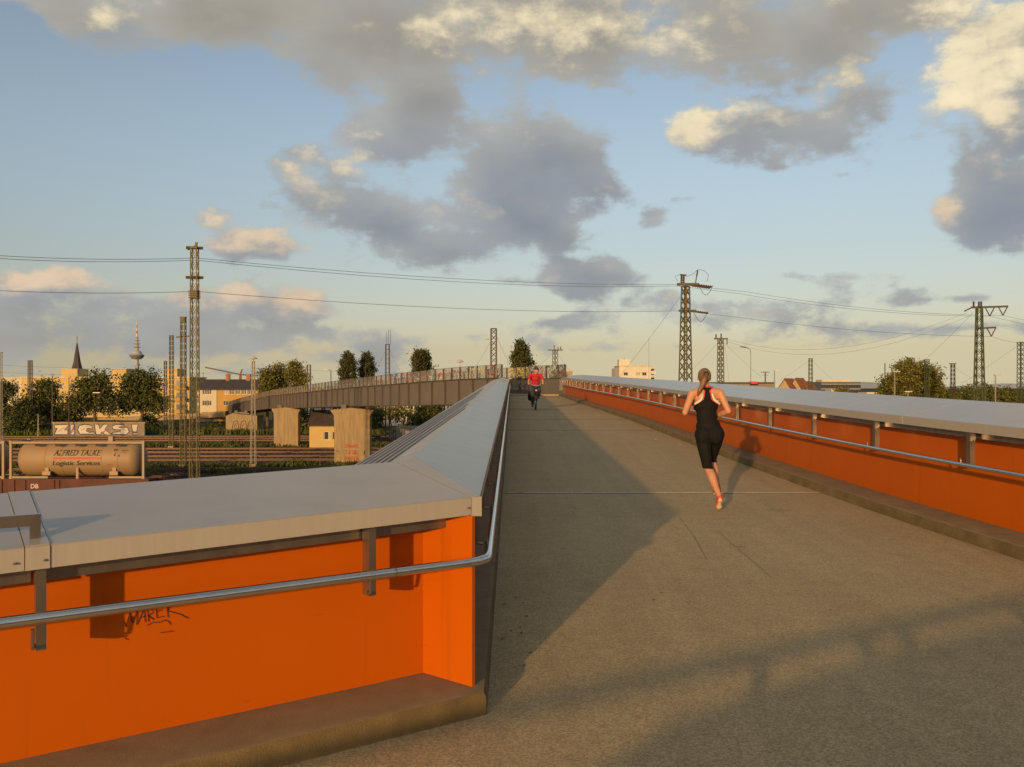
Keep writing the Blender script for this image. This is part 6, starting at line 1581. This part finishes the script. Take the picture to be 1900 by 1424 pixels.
# top: racerback cut from an inflated torso shell
mb = MB(); torso(mb, 0.009); top = solid(mb, 'tank_top', 0.007, 10)
def cutw(z):    # half width of the fabric at height z on the back
    if z < 1.235: return 9
    if z < 1.30: return 0.155 - (z - 1.235) / 0.065 * 0.095
    if z < 1.405: return 0.060 - (z - 1.30) / 0.105 * 0.022
    return 0.038 + (z - 1.405) * 0.9
def pred_top(c):
    x_ = abs(c.x + 0.093)
    if c.z < 0.93 or c.z > 1.462: return False
    w_ = cutw(c.z) + (0.02 if c.y > 0.06 else 0)
    return x_ < w_
keep(top, pred_top)
def mt_top(c):
    if c.z < 1.215: return 0
    e_ = cutw(c.z) - abs(c.x + 0.093)
    if c.z < 1.30: 
        lim = 1.235 + (0.155 - abs(c.x + 0.093)) / 0.095 * 0.065; dd = lim - c.z
        if abs(c.x + 0.093) > 0.055: return 1 if dd < 0.012 else (2 if dd < 0.03 and False else 0)
    return 1 if e_ < 0.013 or c.z > 1.445 else 0
put(top, 'tank_top', run, ['black', 'trimred', 'trimwhite'], mt_top)
# white piping just outside the red one
mb = MB()
for sx_ in (-1, 1):
    pts = [(-0.093 + sx_ * 0.150, -0.038, 1.248), (-0.093 + sx_ * 0.112, -0.058, 1.272), (-0.093 + sx_ * 0.078, -0.062, 1.300), (-0.093 + sx_ * 0.064, -0.055, 1.335), (-0.093 + sx_ * 0.056, -0.040, 1.372)]
    mb.tube(pts, [0.010, 0.014, 0.015, 0.012, 0.006], 6)
o = MB(); 
me = mb.mesh('piping', 'trimwhite', smooth=True); q = bpy.data.objects.new('piping', me); COL.objects.link(q); q.parent = run
# tights to below the knee
mb = MB(); torso(mb, 0.007); legs(mb, 0.008); ti = solid(mb, 'capri_tights', 0.008, 12)
keep(ti, lambda c: c.z < 1.0 and (c.z > 0.485 if c.x < -0.02 - (0.5 - c.z) * 0.05 and c.y < 0.12 else c.z > 0.535))
put(ti, 'capri_tights', run, ['black'])
# shoes: left one up on its toes with the sole towards the viewer, right one swinging in front
def shoe(heel, toe, up_, wid, name):
    heel, toe, up_ = Vector(heel), Vector(toe), Vector(up_).normalized(); d = (toe - heel).normalized(); ln = (toe - heel).length; sd = d.cross(up_).normalized(); up_ = sd.cross(d)
    rm = Matrix((sd, d, up_)).transposed(); mb_ = MB()
    uvs(mb_, heel + d * ln * 0.2 + up_ * 0.045, (wid * 0.95, ln * 0.24, 0.058), rot=rm); uvs(mb_, heel + d * ln * 0.5 + up_ * 0.035, (wid * 0.95, ln * 0.34, 0.042), rot=rm); uvs(mb_, heel + d * ln * 0.76 + up_ * 0.025, (wid * 1.05, ln * 0.25, 0.032), rot=rm)
    uvs(mb_, heel + d * ln * 0.16 + up_ * 0.085, (wid * 0.75, ln * 0.16, 0.035), rot=rm)
    so = solid(mb_, name, 0.008, 2); put(so, name, run, ['shoe'])
    mb_ = MB(); uvs(mb_, heel + d * ln * 0.22, (wid * 0.72, ln * 0.20, 0.019), rot=rm); uvs(mb_, heel + d * ln * 0.5, (wid * 0.60, ln * 0.3, 0.019), rot=rm); uvs(mb_, heel + d * ln * 0.75, (wid * 0.88, ln * 0.24, 0.019), rot=rm)
    put(solid(mb_, 'sole', 0.007, 2), 'sole', run, ['sole'])
shoe((-0.008, -0.345, 0.165), (0.004, -0.205, 0.015), (0, 0.75, 0.66), 0.040, 'shoe')
shoe((0.055, 0.02, 0.175), (0.068, 0.27, 0.145), (0, 0, 1), 0.040, 'shoe')
# hair with a swinging ponytail
mb = MB(); uvs(mb, HC + Vector((0, -0.012, 0.012)), (0.081, 0.096, 0.094)); uvs(mb, HC + Vector((0.0, -0.092, 0.028)), (0.024, 0.022, 0.022))
limb(mb, [(HC.x, HC.y - 0.10, HC.z + 0.028, 0.024), (HC.x - 0.022, HC.y - 0.145, HC.z - 0.03, 0.031), (HC.x - 0.055, HC.y - 0.15, HC.z - 0.10, 0.031), (HC.x - 0.09, HC.y - 0.14, HC.z - 0.17, 0.024), (HC.x - 0.108, HC.y - 0.13, HC.z - 0.225, 0.010)])
hr = solid(mb, 'hair', 0.008, 2)
keep(hr, lambda c: not (c.y > HC.y + 0.055 and c.z < HC.z + 0.035) and not (c.z < HC.z - 0.055 and c.y > HC.y - 0.06))
put(hr, 'hair', run, ['hair'])
mb = MB(); mb.tube([Vector((HC.x, HC.y - 0.104, HC.z + 0.030)) + Vector((0.026 * math.cos(a_), 0, 0.026 * math.sin(a_))) for a_ in [2 * math.pi * k / 12 for k in range(12)]], 0.006, 6, closed=True)
me = mb.mesh('hair_tie', 'black', smooth=True); q = bpy.data.objects.new('hair_tie', me); COL.objects.link(q); q.parent = run

# ------------------------------------------------------------------ cyclist coming towards the viewer
BX, BY = 0.957, 35.3
# local axes: x to picture right, y away from the viewer; the bike rolls towards -y
bike = thing('bicycle', (BX, BY, zd(BY) + 0.004), 'dark bicycle with pale handlebar ridden towards the viewer', 'bicycle')
def addp(mb_, name, mat, parent, smooth=True):
    me = mb_.mesh(name, mat, smooth=smooth); o = bpy.data.objects.new(name, me); COL.objects.link(o); o.parent = parent; return o
def wheel(yc):
    rt = None
    m = MB(); m.tube([(0, yc + 0.335 * math.cos(a), 0.352 + 0.335 * math.sin(a)) for a in [2 * math.pi * k / 36 for k in range(36)]], 0.018, 8, closed=True); t_ = addp(m, 'wheel', 'rubber', bike)
    m = MB(); m.tube([(0, yc + 0.312 * math.cos(a), 0.352 + 0.312 * math.sin(a)) for a in [2 * math.pi * k / 36 for k in range(36)]], 0.010, 6, closed=True); addp(m, 'rim', 'silver', t_)
    m = MB(); m.tube([(-0.05, yc, 0.352), (0.05, yc, 0.352)], 0.022, 10)
    for k in range(16):
        a = 2 * math.pi * k / 16; m.bar(((-1) ** k * 0.03, yc, 0.352), (0, yc + 0.31 * math.cos(a), 0.352 + 0.31 * math.sin(a)), 0.004)
    addp(m, 'spokes', 'silver', t_, False)
wheel(0.0); wheel(1.06)
m = MB()
HT, HB = Vector((0, 0.20, 0.92)), Vector((0, 0.14, 0.74)); BB = Vector((0, 0.62, 0.30)); ST = Vector((0, 0.80, 0.86)); RA = Vector((0, 1.06, 0.352))
m.tube([HT, HB], 0.020, 8); m.tube([HB, BB], 0.019, 8); m.tube([HT + Vector((0, .02, -.04)), ST], 0.017, 8); m.tube([BB, ST], 0.017, 8)
for s_ in (-1, 1): m.tube([BB + Vector((s_ * .03, 0, 0)), RA + Vector((s_ * .055, 0, 0))], 0.010, 6); m.tube([ST, RA + Vector((s_ * .055, 0, 0))], 0.010, 6)
addp(m, 'frame', 'bikeframe', bike)
m = MB()
for s_ in (-1, 1): m.tube([HB, HB + Vector((s_ * .05, -0.01, -0.04)), (s_ * 0.055, 0.0, 0.352)], 0.013, 6)
addp(m, 'fork', 'bikeframe', bike)
m = MB(); m.tube([HT, HT + Vector((0, -0.03, 0.08))], 0.016, 6); m.tube([(-0.30, 0.22, 1.03), (-0.20, 0.17, 1.03), (-0.08, 0.14, 0.985), (0.08, 0.14, 0.985), (0.20, 0.17, 1.03), (0.30, 0.22, 1.03)], 0.015, 8); addp(m, 'handlebar', 'silver', bike)
for s_ in (-1, 1): m = MB(); m.tube([(s_ * 0.21, 0.175, 1.03), (s_ * 0.31, 0.225, 1.03)], 0.019, 8); addp(m, 'grip', 'rubber', bike)
m = MB(); m.tube([ST, ST + Vector((0, 0.03, 0.12))], 0.013, 8); addp(m, 'seat_post', 'silver', bike)
m = MB(); uvs(m, (0, 0.86, 1.0), (0.075, 0.13, 0.03)); uvs(m, (0, 0.72, 1.0), (0.03, 0.11, 0.022)); addp(m, 'saddle', 'rubber', bike)
m = MB(); m.lathe((0, 0, 0), [(0.03, 0), (0.035, 0.03), (0.02, 0.05)], 12); o = addp(m, 'headlamp', 'lamp', bike); o.location = (0, 0.06, 0.80); o.rotation_euler = (R(90), 0, 0)
m = MB(); m.tube([(-0.06, 0.62, 0.30), (0.06, 0.62, 0.30)], 0.02, 8); m.bar((-0.075, 0.62, 0.30), (-0.075, 0.60, 0.13), 0.02); m.bar((0.075, 0.62, 0.30), (0.075, 0.64, 0.47), 0.02); addp(m, 'crank', 'silver', bike)
for xx, yy, z_ in ((-0.12, 0.60, 0.13), (0.12, 0.64, 0.47)): m = MB(); m.box((xx, yy, z_), (0.09, 0.07, 0.02)); addp(m, 'pedal', 'rubber', bike, False)
m = MB()
for s_ in (-1, 1): m.bar((s_ * 0.06, 0.85, 0.74), (s_ * 0.06, 1.25, 0.74), 0.012); m.bar((s_ * 0.06, 1.2, 0.74), (s_ * 0.06, 1.06, 0.36), 0.012)
addp(m, 'rack', 'bikeframe', bike, False)
bag = thing('pannier_bag', (BX - 0.2, BY + 1.05, zd(BY) + 0.4), 'black pannier bag hanging beside the rear wheel of the bicycle', 'bag')
m = MB(); uvs(m, (0, 0, 0.17), (0.11, 0.17, 0.18)); uvs(m, (0, 0, 0.08), (0.11, 0.16, 0.12)); b_ = solid(m, 'bag_body', 0.015, 3); put(b_, 'bag_body', bag, ['black'])
m = MB(); m.tube([(0.0, -0.1, 0.34), (0.0, -0.05, 0.38), (0.0, 0.05, 0.38), (0.0, 0.1, 0.34)], 0.012, 6); addp(m, 'bag_handle', 'rubber', bag)

cyc = thing('person', (BX, BY + 0.6, zd(BY)), 'cyclist in red T-shirt and dark helmet looking down while riding', 'person')
def cy(x, y, z): return Vector((x, y - 0.6, z))
def ctorso(mb_, g=0.0):
    uvs(mb_, cy(0, 0.78, 1.02), (0.165 + g, 0.13 + g, 0.13 + g)); uvs(mb_, cy(0, 0.74, 1.16), (0.150 + g, 0.115 + g, 0.14 + g)); uvs(mb_, cy(0, 0.68, 1.30), (0.172 + g, 0.115 + g, 0.13 + g)); uvs(mb_, cy(0, 0.65, 1.40), (0.175 + g, 0.10 + g, 0.085 + g))
    for s_ in (-1, 1): limb(mb_, [(*cy(s_ * 0.08, 0.64, 1.44), 0.06), (*cy(s_ * 0.205, 0.62, 1.405), 0.062)], g)
CSL, CEL, CWL = cy(-0.215, 0.62, 1.40), cy(-0.29, 0.45, 1.16), cy(-0.285, 0.26, 1.045)
CSR, CER, CWR = cy(0.215, 0.62, 1.40), cy(0.29, 0.45, 1.16), cy(0.285, 0.26, 1.045)
LKL, LAL = cy(-0.13, 0.43, 0.66), cy(-0.12, 0.62, 0.22)
LKR, LAR = cy(0.15, 0.32, 0.84), cy(0.12, 0.66, 0.56)
def clegs(mb_, g=0.0):
    for hp, kn, an in ((cy(-0.09, 0.80, 0.98), LKL, LAL), (cy(0.09, 0.80, 0.98), LKR, LAR)):
        limb(mb_, [(*hp, 0.095), (*hp.lerp(kn, 0.5), 0.080), (*kn, 0.060), (*kn.lerp(an, 0.35), 0.058), (*an, 0.038)], g)
mb = MB(); ctorso(mb); clegs(mb)
for a, b, c_ in ((CSL, CEL, CWL), (CSR, CER, CWR)): limb(mb, [(*a, 0.052), (*b, 0.040), (*b.lerp(c_, .3), 0.040), (*c_, 0.028)])
hand(mb, CWL, (0.0, -0.6, -0.15), (1, 0, 0), 1.0); hand(mb, CWR, (0.0, -0.6, -0.15), (-1, 0, 0), -1.0)
HC2 = cy(0.035, 0.56, 1.60)
limb(mb, [(*cy(0, 0.64, 1.44), 0.058), (*cy(0.02, 0.60, 1.53), 0.052)])
uvs(mb, HC2, (0.078, 0.095, 0.105)); uvs(mb, HC2 + Vector((0.006, -0.035, -0.055)), (0.060, 0.06, 0.065)); uvs(mb, HC2 + Vector((0.010, -0.10, -0.025)), (0.014, 0.022, 0.022))
for s_ in (-1, 1): uvs(mb, HC2 + Vector((s_ * 0.08, 0, -0.02)), (0.011, 0.018, 0.03)); uvs(mb, HC2 + Vector((0.008 + s_ * 0.03, -0.088, 0.0)), (0.013, 0.009, 0.010))
uvs(mb, HC2 + Vector((0.009, -0.092, -0.068)), (0.024, 0.010, 0.009))
for an, s_ in ((LAL, -1), (LAR, 1)): limb(mb, [(*an, 0.036), (*(an + Vector((0, -0.13, -0.07))), 0.030)])
put(solid(mb, 'body', 0.011, 4), 'body', cyc, ['skin'])
mb = MB(); ctorso(mb, 0.014)
for a, b in ((CSL, CEL), (CSR, CER)): limb(mb, [(*a, 0.060), (*a.lerp(b, 0.62), 0.060)], 0.006)
sh = solid(mb, 't_shirt', 0.011, 3); keep(sh, lambda c: c.z > 0.99 and c.z < 1.475); put(sh, 't_shirt', cyc, ['redshirt'])
mb = MB(); uvs(mb, cy(0, 0.78, 1.0), (0.165, 0.13, 0.12)); clegs(mb, 0.018); tr = solid(mb, 'trousers', 0.012, 3); keep(tr, lambda c: c.z < 1.06); put(tr, 'trousers', cyc, ['jeans'])
for an in (LAL, LAR):
    mb = MB(); uvs(mb, an + Vector((0, -0.02, -0.045)), (0.044, 0.075, 0.045)); uvs(mb, an + Vector((0, -0.11, -0.065)), (0.048, 0.09, 0.034)); put(solid(mb, 'shoe', 0.01, 2), 'shoe', cyc, ['rubber'])
mb = MB(); uvs(mb, HC2 + Vector((0, 0.01, 0.045)), (0.098, 0.120, 0.092)); hm = solid(mb, 'helmet', 0.009, 2); keep(hm, lambda c: c.z > HC2.z + 0.032); put(hm, 'helmet', cyc, ['helmet'])
for k in range(3):
    mb = MB(); mb.tube([HC2 + Vector(((k - 1) * 0.05, -0.118 * math.cos(a) + 0.01, 0.046 + 0.093 * math.sin(a) * (1 if k == 1 else 0.88))) for a in [math.pi * j / 10 for j in range(1, 10)]], 0.008, 5); addp(mb, 'helmet_rib', 'helmet', cyc)
